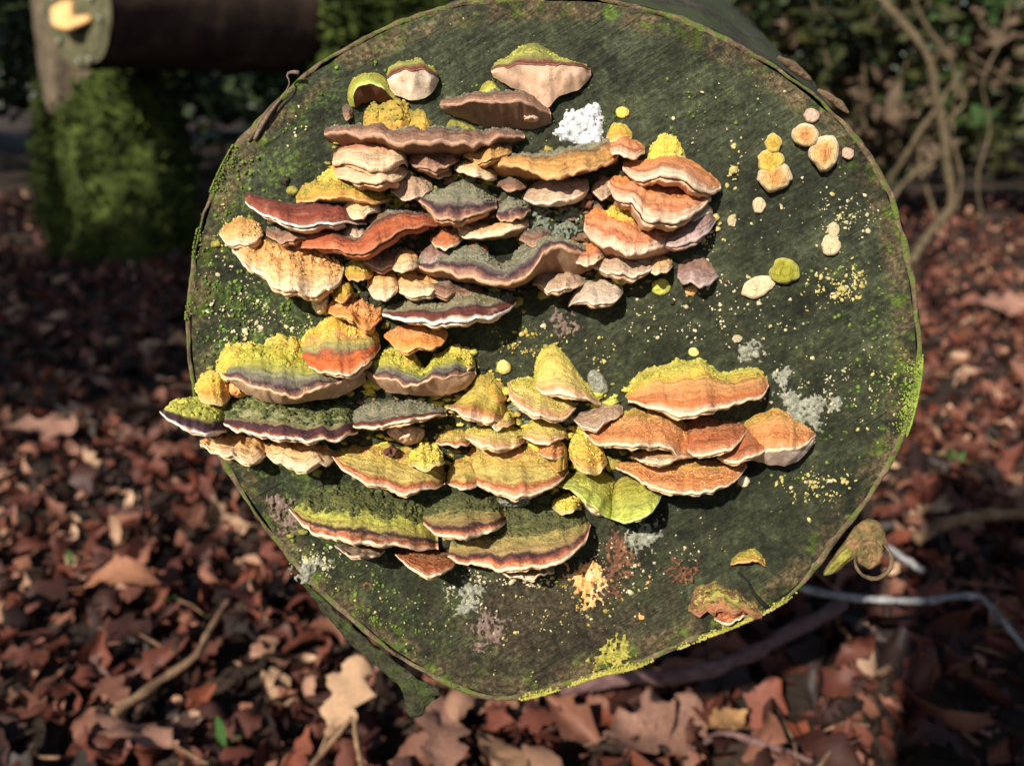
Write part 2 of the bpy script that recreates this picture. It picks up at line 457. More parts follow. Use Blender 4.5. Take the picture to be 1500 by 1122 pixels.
M_FACE = face_material()
M_BARK = bark_material('log_bark', (.010, .009, .006), (.030, .028, .018), (.075, .062, .042), .5, (.035, .045, .015))
M_RIMBARK = bark_material('rim_bark', (.05, .038, .020), (.15, .105, .058), (.30, .22, .13), .42, (.11, .15, .025), 5.0)
M_FLAP = bark_material('mossy_bark', (.012, .012, .007), (.042, .042, .020), (.09, .085, .04), .38, (.055, .080, .016), 6.0)
M_SLIV = bark_material('bark_sliver', (.05, .034, .020), (.14, .09, .05), (.24, .165, .09), 0, scale=4.0)

# ------------------------------------------------------------------ ground
def ground_h(x, y):
    return 0.022 * fb(x * 1.7, y * 1.7, 3.3, 4)

def make_ground():
    xs = np.r_[np.linspace(-60, -4, 15)[:-1], np.linspace(-4, 4, 110), np.linspace(4, 60, 15)[1:]]
    ys = np.r_[np.linspace(-60, -1.5, 12)[:-1], np.linspace(-1.5, 7, 120), np.linspace(7, 90, 18)[1:]]
    V = np.array([(x, y, ground_h(x, y) if abs(x) < 6 and -3 < y < 9 else 0.0) for x in xs for y in ys])
    m = mottled('forest_soil', [(.3, (.012, .008, .006)), (.5, (.030, .019, .013)), (.72, (.065, .038, .025))], 18, .95, .9, .02)
    o = obj('ground', mesh('ground', V, grid_faces(len(xs), len(ys))), m)
    tag(o, 'dark forest soil under the leaf litter', kind='structure')
make_ground()

# ------------------------------------------------------------------ the log
OUT = [(750,-3),(820,-6),(900,0),(980,20),(1040,42),(1100,75),(1150,105),(1200,145),(1240,180),(1275,225),(1305,280),(1325,340),(1338,400),(1346,460),(1350,520),(1345,570),(1330,630),(1305,680),(1275,730),(1240,775),(1210,815),(1172,862),(1130,892),(1080,915),(1030,935),(980,955),(930,977),(880,988),(830,1005),(780,1020),(735,1026),(690,1017),(650,1002),(610,980),(565,950),(520,915),(478,878),(438,838),(403,795),(372,752),(342,706),(316,663),(298,626),(285,586),(277,540),(273,480),(276,420),(285,360),(298,310),(318,260),(345,210),(378,175),(410,143),(440,112),(480,85),(530,55),(590,28),(650,8),(700,-1)]
AX = (CM.to_3x3().transposed() @ (ray(1000, -70))).normalized()      # the log's axis, in face axes
AX = np.array(AX)

def make_log():
    root = empty('log', MF)
    tag(root, 'large mossy sawn log end covered with tiers of bracket fungi', 'log')
    NS, NR = 720, 230
    o2 = cr(OUT, NS, True)
    cen = np.array((800.0, 500.0))
    jag = np.array([1 + .0035 * fb(i * .12, 3, 0, 4) for i in range(NS)])
    V = []; UV = []; UP = []
    rs = np.linspace(0, 1, NR) ** .85
    ca, sa = math.cos(math.radians(31)), math.sin(math.radians(31))
    for i in range(NS):
        dv = (o2[i] - cen) * jag[i]
        for r in rs:
            s = cen + dv * r * .985
            a = s[0] * ca - s[1] * sa; b = s[0] * sa + s[1] * ca     # along / across the saw marks
            h = 2.0 * noise.noise((a * .008, b * .055, 1.7)) + .9 * noise.noise((a * .02, b * .16, 8.1)) + 2.8 * fb(s[0] * .03, s[1] * .03, 2, 4) + 1.5 * noise.noise((s[0] * .14, s[1] * .14, 5))
            h -= 1.5 * max(0, r - .97) / .03
            V.append(P3(s[0], s[1], h)); UV.append((s[0] / 1000, s[1] / 1000)); UP.append((i / NS, r))
    obj('cut_face', mesh('cut_face', V, grid_faces(NS, NR, True), True, UV, UP), M_FACE, root)
    # bark: a slightly proud rim, then the flank running back along the log's axis
    n2 = 360
    o3 = cr(OUT, n2, True)
    V = []
    cols = [(-.018, -3.5), (-.010, -.8), (-.004, -.8), (0, -2.4), (.001, -12)]
    for i in range(n2):
        dv = (o3[i] - cen)
        j = 1 + .006 * fb(i * .2, 9, 0, 4)
        th = .45 + 1.1 * max(0, fb(i * .05, 2, 4, 3) + .35)
        for (dr, dp) in cols:
            s = cen + dv * (j + dr * th)
            V.append(P3(s[0], s[1], dp + 2.4 * fb(i * .35, dr * 300, 2, 4)))
    obj('bark_rim', mesh('bark_rim', V, grid_faces(n2, len(cols), True)), M_RIMBARK, root)
    V = []
    steps = np.r_[0, np.linspace(.012, .08, 8), np.linspace(.10, 1.15, 44)]
    for i in range(n2):
        th = 2 * math.pi * i / n2
        dv = (o3[i] - cen)
        for sI, L in enumerate(steps):
            j = 1.0 + .045 * fb(math.cos(th) * 2.2, math.sin(th) * 2.2, L * 9, 4) * min(1, L * 25) - .035 * L
            s = cen + dv * j
            b = P3(s[0], s[1], -3)
            # shear along the axis: the cut is oblique
            V.append(b + AX * L)
    me = mesh('bark', V, grid_faces(n2, len(steps), True))
    obj('bark', me, M_BARK, root)
    # far end
    ends = [V[i * len(steps) + len(steps) - 1] for i in range(n2)]
    c = np.mean(ends, axis=0)
    obj('rear_end', mesh('rear_end', ends + [c], [(i, (i + 1) % n2, n2) for i in range(n2)]), M_BARK, root)
    # the loose strip of bark at the lower left, split from the wood
    fl = cr([(436,842),(470,890),(505,932),(540,966),(572,992),(589,1012),(594,1036),(602,1051),(613,1050),(628,1032),(646,1014),(634,1003),(600,984),(556,950),(510,912),(470,874)], 120, True)
    V = []; layers = [(-70, .97), (-12, 1.0), (-7, .96), (-6, .80), (-5, .5), (-5, .25), (-6, 0)]
    # ribbon towards its own mid line
    mid = cr([(445,853),(500,915),(555,963),(598,995),(615,1030)], 60)
    def near(p):
        return mid[np.argmin(((mid - p) ** 2).sum(1))]
    for p in fl:
        q = near(p)
        for d, k in layers:
            s = q + (p - q) * k + np.array((fb(p[0] * .08, p[1] * .08, d, 4), fb(p[0] * .08, p[1] * .08, d + 7, 4))) * 4.0 * min(1, k * 2)
            V.append(P3(s[0], s[1], d + 6.0 * fb(s[0] * .06, s[1] * .06, 4, 4)))
    obj('bark_flap', mesh('bark_flap', V, grid_faces(len(fl), len(layers), True)), M_FLAP, root)
    # slivers of bark lifting off the upper right rim
    for pts, w in (([(1138,90),(1158,103),(1175,116),(1186,124)], 7), ([(1196,138),(1212,148),(1228,160),(1241,172)], 6), ([(408,150),(392,168),(378,188),(362,214)], 4)):
        pp = cr(pts, 16)
        path = [P3(p[0] + 2, p[1] - 6, 3 + 5 * math.sin(k / 16 * math.pi)) for k, p in enumerate(pp)]
        v, f = tube(path, [K * w * (0.35 + .65 * math.sin(math.pi * min(1, max(.06, k / 16)))) for k in range(17)], 7, .35, pts[0][0])
        obj('bark_sliver', mesh('bark_sliver', v, f), M_SLIV, root)
    # the crack at the lower right
    return root
LOG = make_log()

# ------------------------------------------------------------------ fungi on the cut face
# algae crust on the caps: kind, how far out it reaches, density
ALGAE = {'turkey': ('algaedark', .60, 4.2, 3.4), 'turkey2': ('algaedark', .55, 3.8, 3.2), 'purple': ('algaedark', .72, 3.8, 3.4), 'limepurple': ('algaelime', .70, 3.0, 3.0), 'greyred': ('algaegrey', .7, 2.2, 2.4),
         'grey': ('algaegrey', .66, 2.4, 2.6), 'greywhite': ('algaegrey', .6, 2.2, 2.6), 'yellowtan': ('algaelime', .62, 4.2, 3.0), 'tangerine': ('algaelime', .42, 3.0, 2.6), 'knobyellow': ('yellow', .85, 3.4, 2.2),
         'knoborange': ('yelloworange', .85, 3.0, 2.2), 'sunset': ('yelloworange', .50, 3.0, 2.2), 'mustard': ('mustard', .8, 3.0, 2.4), 'mossbrown': ('rustbrown', .9, 3.0, 2.4), 'fan': ('algaelime', .45, 1.4, 2.0),
         'ochre': ('algaegrey', .4, 1.6, 2.6), 'orange': ('orangefuzz', .85, 3.2, 1.7), 'rustorange': ('rustbrown', .75, 2.0, 1.7), 'yellow': ('algaelime', .7, 1.8, 1.9), 'apricot': ('apricot', .8, 1.8, 2.2),
         'umber': ('algaegrey', .5, 1.4, 2.2), 'limegrey': ('algaelime', .6, 1.2, 1.8), 'lime': ('algaelime', .6, .7, 1.6), 'pureorange': ('orangefuzz', .85, 2.0, 1.8)}
M_KNOB = {}
def knob_mat(kind):
    if kind in M_KNOB: return M_KNOB[kind]
    S = {
     'yellow': [(.30, (.36, .33, .02)), (.48, YELLOW), (.62, (.60, .46, .04)), (.78, LIME)],
     'yelloworange': [(.28, LIME), (.46, YELLOW), (.60, (.62, .36, .04)), (.78, (.60, .24, .04))],
     'mustard': [(.28, (.15, .14, .025)), (.46, OLIVE), (.60, MUST), (.76, (.42, .20, .05))],
     'lime': [(.28, (.22, .26, .03)), (.5, LIME), (.75, (.52, .50, .12))],
     'olive': [(.28, (.10, .095, .02)), (.5, OLIVE), (.75, (.36, .32, .06))],
     'speckcream': [(.28, (.26, .23, .12)), (.5, (.46, .40, .24)), (.75, (.66, .58, .40))],
     'speckyellow': [(.28, (.24, .21, .06)), (.5, (.42, .35, .12)), (.75, (.58, .50, .24))],
     'rimyellow': [(.28, (.12, .12, .02)), (.5, (.30, .27, .05)), (.75, (.46, .40, .10))],
     'cream': [(.28, (.56, .40, .22)), (.5, CREAM), (.75, (.76, .66, .50))],
     'apricot': [(.28, (.52, .26, .08)), (.5, APRI), (.75, CREAM)],
     'creamyellow': [(.28, (.52, .42, .10)), (.5, (.62, .50, .16)), (.75, (.70, .60, .34))],
     'white': [(.36, (.12, .12, .13)), (.46, (.42, .42, .43)), (.66, (.68, .68, .69))],
     'palegrey': [(.34, (.09, .09, .06)), (.5, (.22, .22, .165)), (.72, (.40, .40, .32))],
     'greygreen': [(.30, (.06, .07, .05)), (.5, (.15, .17, .12)), (.75, (.28, .30, .24))],
     'orange': [(.28, (.42, .14, .03)), (.5, TANG), (.75, (.66, .38, .14))],
     'rustbrown': [(.30, (.04, .022, .014)), (.5, (.13, .058, .030)), (.72, (.30, .14, .07))],
     'mauve': [(.28, (.07, .05, .04)), (.5, (.16, .11, .085)), (.75, (.28, .20, .16))],
     'stub': [(.30, (.05, .042, .016)), (.48, (.13, .095, .035)), (.60, (.24, .13, .06)), (.75, (.34, .22, .13))],
     'algaedark': [(.30, (.022, .028, .010)), (.5, (.06, .068, .022)), (.72, (.14, .145, .04))],
     'algaelime': [(.30, (.12, .12, .02)), (.5, (.34, .32, .05)), (.72, (.56, .47, .10))],
     'algaegrey': [(.30, (.07, .068, .045)), (.5, (.16, .155, .10)), (.72, (.27, .25, .17))],
     'orangefuzz': [(.28, (.30, .10, .03)), (.5, (.52, .22, .07)), (.75, (.62, .36, .15))],
     'umberknob': [(.28, (.06, .035, .02)), (.5, (.18, .10, .06)), (.75, (.36, .22, .13))],
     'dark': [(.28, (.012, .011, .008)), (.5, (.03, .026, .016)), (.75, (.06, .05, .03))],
     'brown': [(.28, (.05, .02, .014)), (.5, (.13, .055, .035)), (.75, (.26, .13, .09))],
     'pinkcream': [(.28, (.50, .28, .18)), (.5, (.64, .43, .30)), (.75, (.72, .57, .43))],
    }[kind]
    M_KNOB[kind] = mottled('fungus_' + kind, S, 620 if kind in ('white', 'palegrey', 'greygreen', 'mauve') else 230, .85, .6, .0012)
    return M_KNOB[kind]

def bracket(label, A, R, U=None, P=80, t=7, pal='orange', base=0, bulge=1.5, ud=.15, under=None, amp=1.0, pw=.5):
    A = np.array(A, float); R = np.array(R, float)
    wid = np.abs(np.ptp(R[:, 0])) + np.abs(np.ptp(R[:, 1])) * .5
    n = int(max(22, min(90, wid / 2.6)))
    m = 20
    a2 = cr(A, n); r2 = cr(R, n)
    seed = R[0][0] * .013 + R[0][1] * .029
    for i in range(n + 1):
        w = 3.0 * amp
        r2[i, 1] += w * .8 * fb(r2[i, 0] * .05, seed, 0, 3) + .6 * nz(r2[i, 0] * .25, seed)
        a2[i, 1] += w * fb(a2[i, 0] * .07, seed + 5, 0, 3)
    us = np.linspace(0, 1, n + 1)
    P = P * .86
    pr = np.maximum(.12, np.sin(np.pi * np.clip(us, .015, .985)) ** pw)
    nl = max(2.0, wid / 46)
    pr *= np.array([1 + .13 * fb(u * 5, seed, 2, 3) + .055 * (abs(math.sin(math.pi * (u * nl + seed + .35 * nz(u * 3, seed)))) - .6) for u in us])
    dep = base + P * pr
    vs = np.linspace(0, 1, m)
    cap = []; uv = []
    apx = np.r_[0, np.cumsum(np.linalg.norm(np.diff(r2, axis=0), axis=1))]
    ends = np.minimum(1, np.sin(np.pi * us) * 2.2)
    rufy = [amp * e * (4.2 * fb(q * .030, seed, 11, 2) + 1.5 * fb(q * .085, seed, 17, 2)) for q, e in zip(apx, ends)]
    rufz = [amp * e * (3.4 * fb(q * .026, seed, 21, 2) + 1.8 * fb(q * .075, seed, 27, 2)) for q, e in zip(apx, ends)]
    t = t * .70
    arc = np.r_[0, np.cumsum(np.linalg.norm(np.diff(r2, axis=0), axis=1))] / 100
    rim3 = []
    for i in range(n + 1):
        a = P3(a2[i, 0], a2[i, 1], base * .7 - 6); r = P3(r2[i, 0], r2[i, 1], dep[i])
        for v in vs:
            p = a + (r - a) * v
            p[1] = a[1] + (r[1] - a[1]) * v ** bulge
            p[2] = a[2] + (r[2] - a[2]) * (1 - (1 - v) ** (bulge * .8 + .2))
            fade = math.sin(math.pi * min(1, v * .93 + .07)) ** .6
            px, py = p[0] / K, p[2] / K
            d = (3.4 * fb(px * .045, py * .045, seed, 4) + 1.7 * fb(px * .15, py * .15, seed + 3, 3) * (1.25 - .7 * v) + .8 * math.sin(v * 26 + 2 * nz(px * .02, seed)) * v) * amp * fade
            p[1] += d * K * .8 + rufy[i] * K * v * v; p[2] += d * K * .6 + rufz[i] * K * v ** 1.5
            cap.append(p); uv.append((arc[i], v))
        rim3.append(cap[-1].copy())
    # margin: rounded lip
    k = 7
    mar = []
    low = []
    for i in range(n + 1):
        top = rim3[i]
        ti = t * (.80 + .35 * (fb(us[i] * 6, seed, 9, 2) + .4)) * (.55 + .45 * pr[i])
        ti = max(2.0, ti)
        for j in range(k):
            ph = math.pi * j / (k - 1)
            q = top + np.array((0, -ti * K * (1 - math.cos(ph)) / 2, ti * K * (.42 * math.sin(ph) - .30 * (1 - math.cos(ph)) / 2)))
            mar.append(q)
        low.append(mar[-1])
    # pore surface: back to the wood
    if U is not None:
        u2 = cr(np.array(U, float), n)
        ug = [P3(u2[i, 0], u2[i, 1] + 1.6 * fb(u2[i, 0] * .09, seed, 4, 3), base * .5 + P * pr[i] * ud) for i in range(n + 1)]
    else:
        ug = [P3(*(a2[i] * .5 + r2[i] * .5 + np.array((0, t * 1.2 + 3))), base * .6 - 6) for i in range(n + 1)]
    por = []
    m2 = 9
    for i in range(n + 1):
        for j in range(m2):
            w = j / (m2 - 1)
            p = low[i] + (ug[i] - low[i]) * w
            b = math.sin(math.pi * w)
            d = (1.6 + 2.4 * fb(p[0] / K * .06, p[1] / K * .06, seed + 8, 3)) * b * (1.6 if U is not None else .6)
            if U is not None: d += b * (3.6 * fb(p[0] / K * .05, p[1] / K * .018, seed + 2, 3) + 2.6 * fb(p[0] / K * .13, p[1] / K * .08, seed + 4, 3))
            p = p + np.array((0, 0, d * K))
            por.append(p)
    o = np.array(P3(*a2.mean(axis=0), base * .5))
    root = empty('bracket_fungus', MF @ Matrix.Translation(Vector(o)))
    if U is None and wid > 70 and base < 20:
        # an older growth layer showing as a second, thinner lip
        lip = []
        i0, i1 = int(n * (.10 + .25 * abs(nz(seed, 3.3)))), int(n * (.92 - .25 * abs(nz(seed, 7.7))))
        for i in range(i0, i1 + 1):
            e = math.sin(math.pi * (i - i0) / max(1, i1 - i0)) ** .4
            b0 = low[i] + np.array((0, .3 * t * K, -.10 * P * K))
            dr = (t * .65 + 1.8) * e * (1 + .5 * fb(apx[i] * .06, seed, 31, 3))
            for (dy, dz) in ((0, 0), (-.45, .05 * P * e), (-.85, .055 * P * e), (-1.05, .02 * P * e), (-1.0, -.25 * P)):
                lip.append(b0 + np.array((0, dy * dr * K, dz * K)))
        obj('second_lip', mesh('second_lip', np.array(lip) - o, grid_faces(i1 - i0 + 1, 5)), edge_mat(tuple(x * y for x, y in zip(PAL[pal][3], (.86, .74, .64)))), root)
    tag(root, label, 'bracket fungus', 'bracket fungi on the log end')
    obj('cap', mesh('cap', np.array(cap) - o, grid_faces(n + 1, m), True, uv), cap_mat(pal), root)
    ec = PAL[pal][3]
    if pal in ALGAE and wid > 45:
        akind, vmax, dens, rmx = ALGAE[pal]
        sr = random.Random(int(seed * 1000)); av = []; af = []
        cg = np.array(cap).reshape(n + 1, m, 3)
        for _ in range(int(dens * 1.5 * wid)):
            fi = sr.uniform(.03, .97) * n; fv = sr.uniform(.04, vmax) * (m - 1)
            i, j = int(fi), int(fv)
            c0 = cg[i, j] + (cg[min(i + 1, n), j] - cg[i, j]) * (fi - i) + (cg[i, min(j + 1, m - 1)] - cg[i, j]) * (fv - j)
            if fb(c0[0] / K * .06, c0[2] / K * .06, seed, 3) < sr.uniform(-.45, .25) + .5 * max(0, fv / (m - 1) - vmax * .7): continue
            e1 = cg[min(i + 1, n), j] - cg[i, j]; e2 = cg[i, min(j + 1, m - 1)] - cg[i, j]
            nn = np.cross(e1, e2); nn /= np.linalg.norm(nn) + 1e-12
            if nn[1] + nn[2] < 0: nn = -nn
            e1 = e1 / (np.linalg.norm(e1) + 1e-12); e3 = np.cross(nn, e1)
            r = K * min(rmx * 1.1, .7 + sr.expovariate(2.4 / rmx))
            b = len(av)
            for ring, (q, hh) in enumerate(((1.1, -.3), (.75, .55))):
                for k2 in range(6):
                    a = math.pi * (k2 + sr.random() * .6) / 3
                    av.append(c0 + (e1 * math.cos(a) + e3 * math.sin(a)) * r * q * sr.uniform(.7, 1.3) + nn * r * hh)
            av.append(c0 + nn * r * .8)
            for k2 in range(6):
                af.append((b + k2, b + (k2 + 1) % 6, b + 6 + (k2 + 1) % 6, b + 6 + k2)); af.append((b + 6 + k2, b + 6 + (k2 + 1) % 6, b + 12))
        if av:
            oa = obj('algae', mesh('algae', np.array(av) - o, af), knob_mat(akind), root); oa['kind'] = 'stuff'
    obj('margin', mesh('margin', np.array(mar) - o, grid_faces(n + 1, k)), edge_mat(ec), root)
    obj('pore_surface', mesh('pore_surface', np.array(por) - o, grid_faces(n + 1, m2)), edge_mat(under or ec), root)
    return root

def lump_mesh(outline, height, base=0, rough=1.0, prof=.5, n=64, m=16, tilt=0.0, off=None, wob=1.0, dish=0.0):
    o2 = cr(outline, n, True)
    c = o2.mean(axis=0)
    V = []
    seed = c[0] * .017 + c[1] * .011
    size = np.sqrt(((o2 - c) ** 2).sum(1)).mean()
    f1 = 1.5 / max(size, 6); f2 = 4.0 / max(size, 6)
    lob = max(1.0, min(height * .30, 9.0))
    for i in range(n):
        an = 2 * math.pi * i / n
        for j in range(m):
            r = j / (m - 1)
            rr = r * (1 + .07 * wob * fb(math.cos(an) * 1.6, math.sin(an) * 1.6, seed, 4))
            s = c + (o2[i] - c) * rr
            h = (1 - r ** 2.8) ** prof * (1 - dish * (1 - r) ** 1.3)
            d = height * h
            d += rough * (lob * 1.1 * fb(s[0] * f1 * 1.3, s[1] * f1 * 1.3, seed, 4) + lob * .35 * fb(s[0] * f2, s[1] * f2, seed, 3) + 1.0 * fb(s[0] * .22, s[1] * .22, seed, 3)) * (1 - r ** 4)
            d += -6 if j == m - 1 else 0
            yy = (s[1] - c[1]) / max(size, 1)
            d += tilt * h * yy * height
            V.append(P3(s[0], s[1], base + d))
    V = np.array(V)
    o = np.array(P3(c[0], c[1], base))
    uv = np.array([(i / n * 6.28 * size / 100, j / (m - 1)) for i in range(n) for j in range(m)])
    return V - o, grid_faces(n, m, True), uv, o

def lump(name, label, cat, outline, height, mat, base=0, rough=1.0, prof=.5, tilt=0.0, group=None, wob=1.0, dish=0.0):
    height *= .62
    v, f, uv, o = lump_mesh(outline, height, base, rough, prof, tilt=tilt, wob=wob, dish=dish)
    ob = obj(name, mesh(name, v, f, True, uv), mat if not isinstance(mat, str) else knob_mat(mat), None, MF @ Matrix.Translation(Vector(o)))
    tag(ob, label, cat, group)
    return ob

def oval(x, y, rx, ry=None, rot=0, jit=.08, n=12):
    ry = ry or rx
    s = random.Random(int(x * 31 + y))
    out = []
    for k in range(n):
        a = 2 * math.pi * k / n
        r = 1 + s.uniform(-jit, jit)
        X, Y = rx * r * math.cos(a), ry * r * math.sin(a)
        out.append((x + X * math.cos(rot) - Y * math.sin(rot), y + X * math.sin(rot) + Y * math.cos(rot)))
    return out

B = bracket
# --- top of the face
B('topmost bracket with olive crown and broad pink-beige frilled underside', [(722,100),(730,93),(748,80),(765,67),(782,62),(800,67),(813,79),(836,91),(862,97)], [(719,104),(735,97),(765,93),(800,93),(835,94),(865,100)], [(722,114),(740,123),(752,130),(768,135),(779,146),(790,156),(803,158),(813,147),(826,138),(848,132),(866,112)], P=60, t=4, pal='limegrey', under=(.72,.48,.33), ud=.3, bulge=1.1)
B('flat umber bracket directly below the topmost bracket, left of the white patch', [(650,149),(690,143),(740,136),(775,140),(795,148)], [(644,154),(665,151),(700,148),(740,148),(770,149),(790,157),(807,166)], [(652,166),(680,175),(720,189),(760,190),(785,189),(808,180)], P=74, t=7, pal='umber', under=(.24,.15,.10), ud=.0)
B('small cup-shaped bracket with pale hollow underside at the upper left', [(566,110),(572,99),(588,94),(602,91),(612,87),(620,97),(634,102)], [(567,116),(582,107),(606,104),(630,105),(643,114)], [(574,138),(588,142),(600,147),(616,146),(634,136),(643,118)], P=50, t=4, pal='limegrey', under=(.74,.60,.46), ud=.25)
B('curled yellow-green bracket with a dark brown hollow, leftmost at the top', [(508,158),(507,138),(512,120),(526,108),(546,103),(566,112),(578,130)], [(520,156),(518,138),(526,124),(546,119),(562,127),(574,141),(580,146)], [(530,152),(540,150),(546,148),(555,150),(565,150),(572,150),(578,149)], P=48, t=4, pal='lime', under=(.13,.055,.035), ud=.1, bulge=1.0)
B('tiny brown tongue beside the curled yellow-green bracket', [(501,158),(508,153),(516,158)], [(502,166),(508,176),(517,170)], P=18, t=3, pal='umber')
# --- second tier: long umber shelf
B('long wavy umber shelf spanning under the curled cup', [(478,188),(520,185),(560,187),(600,191),(650,191),(700,194),(740,190),(766,193)], [(475,196),(490,192),(520,194),(560,201),(585,210),(600,205),(630,202),(660,205),(690,209),(720,203),(745,197),(769,199)], [(480,207),(505,216),(540,217),(580,226),(615,237),(650,233),(690,230),(730,216),(769,205)], P=92, t=10, pal='umber', under=(.22,.13,.085), ud=.0, amp=1.6)
B('thick pink and cream double-lipped bracket, upper lip', [(490,222),(520,212),(555,208),(590,214),(597,228)], [(487,236),(505,231),(530,238),(552,244),(575,236),(590,232),(598,242)], P=100, t=12, pal='pinkcream', bulge=1.3)
B('thick pink and cream double-lipped bracket, lower lip', [(490,246),(520,240),(560,240),(594,246)], [(488,254),(505,260),(530,262),(560,264),(585,262),(598,250)], P=92, t=8, pal='pinkcream', bulge=1.5, base=4)
B('small cream tongue under the right half of the umber shelf', [(666,240),(685,236),(705,240),(727,252)], [(665,246),(682,250),(705,256),(728,260)], P=58, t=7, pal='cream')
B('mustard and tan shelf above the maroon bracket at the left', [(434,288),(445,274),(468,264),(500,262),(535,274),(566,284)], [(434,294),(460,290),(490,286),(520,289),(548,294),(571,291)], [(438,300),(470,298),(500,298),(530,301),(552,301),(571,295)], P=70, t=6, pal='mustard', under=CREAM, ud=.3)
# --- maroon and rust wavy ones
B('long maroon bracket with thin white lip at the left', [(362,284),(385,290),(420,299),(480,301),(512,306),(538,318)], [(359,295),(375,308),(400,319),(430,326),(460,328),(495,325),(537,327)], P=92, t=5, pal='maroon', bulge=1.8)
B('wavy rust-red bracket with grey back below the maroon one', [(427,348),(448,338),(475,337),(505,345),(528,352),(545,328),(565,316),(600,312),(648,320)], [(426,360),(445,362),(480,361),(510,368),(535,367),(556,358),(575,343),(600,333),(648,330)], P=98, t=5, pal='rust', bulge=1.7)
B('grey-topped bracket with drooping purple-brown lip near the centre top', [(600,280),(625,280),(645,274),(665,267),(685,261),(706,271),(726,288)], [(596,284),(612,291),(630,306),(644,319),(672,318),(700,312),(728,303)], P=84, t=6, pal='grey', bulge=1.3)
B('narrow cream and brown bracket under the grey drooping one', [(668,328),(700,331),(740,326),(773,322)], [(664,332),(680,344),(710,343),(745,337),(775,330)], [(672,343),(690,353),(730,351),(773,345)], P=60, t=7, pal='cream', under=(.34,.22,.12), ud=.2)
B('broad grey wavy bracket with dark line and tan edge, widest of the upper half', [(608,380),(640,374),(680,362),(702,357),(722,380),(742,386),(760,366),(800,348),(830,354),(872,366)], [(603,384),(620,391),(650,397),(690,405),(720,410),(745,413),(765,404),(785,385),(800,368),(816,361),(842,368),(874,374)], [(606,398),(640,408),(680,414),(712,419),(745,423),(770,416),(790,404),(815,402),(840,404),(875,392)], P=112, t=9, pal='grey', under=(.36,.22,.13), ud=.2, amp=1.4)
B('grey bracket with maroon band and white lip, just left of the face centre', [(562,456),(590,442),(620,436),(650,438),(668,428),(690,424),(720,429),(745,431),(756,436)], [(560,459),(580,464),(610,467),(640,469),(665,466),(690,467),(720,462),(745,454),(756,442)], P=112, t=8, pal='greywhite', bulge=1.4)
B('bright orange fan tucked under the white-lipped grey bracket', [(568,484),(600,476),(630,478),(652,482)], [(562,492),(580,506),(598,514),(615,507),(632,509),(648,501),(656,489)], P=76, t=5, pal='pureorange', bulge=1.5)
B('crumpled orange bracket left of the white-lipped grey one', [(478,444),(498,431),(525,436),(558,446)], [(481,458),(500,462),(520,474),(540,478),(560,468)], P=72, t=5, pal='pureorange', bulge=1.2, amp=2.2)
B('yellow and orange fan with a bright rust-red lower band', [(440,500),(450,484),(470,470),(492,462),(520,468),(548,480),(557,496)], [(435,526),(455,539),(485,546),(510,545),(535,532),(557,508)], P=104, t=5, pal='sunset', bulge=1.3, amp=1.4)
B('frilly cream and apricot bracket at the left flank', [(343,360),(370,350),(400,350),(425,344),(445,352),(472,368),(502,384)], [(340,365),(355,382),(380,402),(408,415),(430,427),(455,427),(480,419),(498,408),(504,394)], P=86, t=10, pal='apricot', bulge=1.2, amp=2.4)
B('small orange cap with cream rim, alone at the left edge', [(324,336),(333,322),(352,315),(372,318),(384,334)], [(321,342),(332,352),(352,356),(372,352),(386,342)], P=52, t=6, pal='apricot', bulge=1.1)
B('cream-yellow lobe below the rust-red bracket', [(540,404),(555,393),(575,396),(582,408)], [(538,420),(550,432),(566,436),(580,428),(584,416)], P=70, t=7, pal='cream', bulge=1.2)
B('orange and cream lobe below the broad grey bracket', [(582,404),(600,396),(625,402),(645,408)], [(580,424),(598,430),(620,432),(638,424),(647,412)], P=84, t=6, pal='cream', bulge=1.2)
B('small orange lobe at the left tip of the broad grey bracket', [(570,380),(585,368),(605,368),(616,378)], [(570,388),(585,394),(602,393),(616,386)], P=76, t=5, pal='cream')
# --- right group, upper
B('long ochre bracket with grey-green back under the white patch', [(720,233),(750,230),(780,226),(810,223),(850,216),(885,206),(902,214)], [(717,242),(735,238),(762,243),(790,253),(820,254),(850,248),(885,240),(906,228)], [(719,254),(740,260),(780,264),(820,263),(860,254),(904,238)], P=94, t=9, pal='ochre', under=(.38,.20,.08), ud=.1, amp=1.4)
B('small salmon knuckle at the right end of the ochre bracket', [(886,210),(905,200),(925,204),(944,216)], [(888,218),(908,226),(928,230),(945,223)], P=62, t=6, pal='salmon')
B('salmon bracket with rust crest, upper of the right-hand pair', [(913,238),(945,233),(980,228),(1012,235),(1036,251),(1054,268)], [(912,246),(930,258),(950,260),(975,252),(1000,258),(1020,270),(1042,280),(1056,274)], P=96, t=10, pal='salmon', bulge=1.3)
B('salmon bracket with rust crease and thick cream edge, lower of the right-hand pair', [(894,260),(920,260),(960,266),(1010,274),(1040,284)], [(890,268),(904,286),(928,298),(948,314),(970,322),(1000,316),(1028,302),(1042,290)], P=116, t=9, pal='salmon', bulge=1.2, amp=1.6)
B('wide salmon and orange bracket below the right-hand pair', [(858,312),(880,306),(910,314),(935,326),(960,334),(985,340)], [(855,334),(870,350),(900,360),(930,366),(958,360),(986,352)], [(862,352),(880,372),(905,382),(940,384),(970,374),(988,360)], P=96, t=9, pal='salmon', under=(.56,.34,.22), ud=.12, amp=1.8)
B('mauve and pink lobe at the right end of the wide salmon bracket', [(960,340),(990,326),(1015,310),(1035,302),(1046,316)], [(960,356),(985,360),(1012,352),(1035,338),(1048,326)], P=66, t=8, pal='mauve')
B('pinkish underlobe hanging below the wide salmon bracket', [(872,378),(900,372),(935,378),(965,378)], [(866,386),(885,398),(915,402),(945,398),(968,388)], P=70, t=8, pal='dun', amp=1.6)
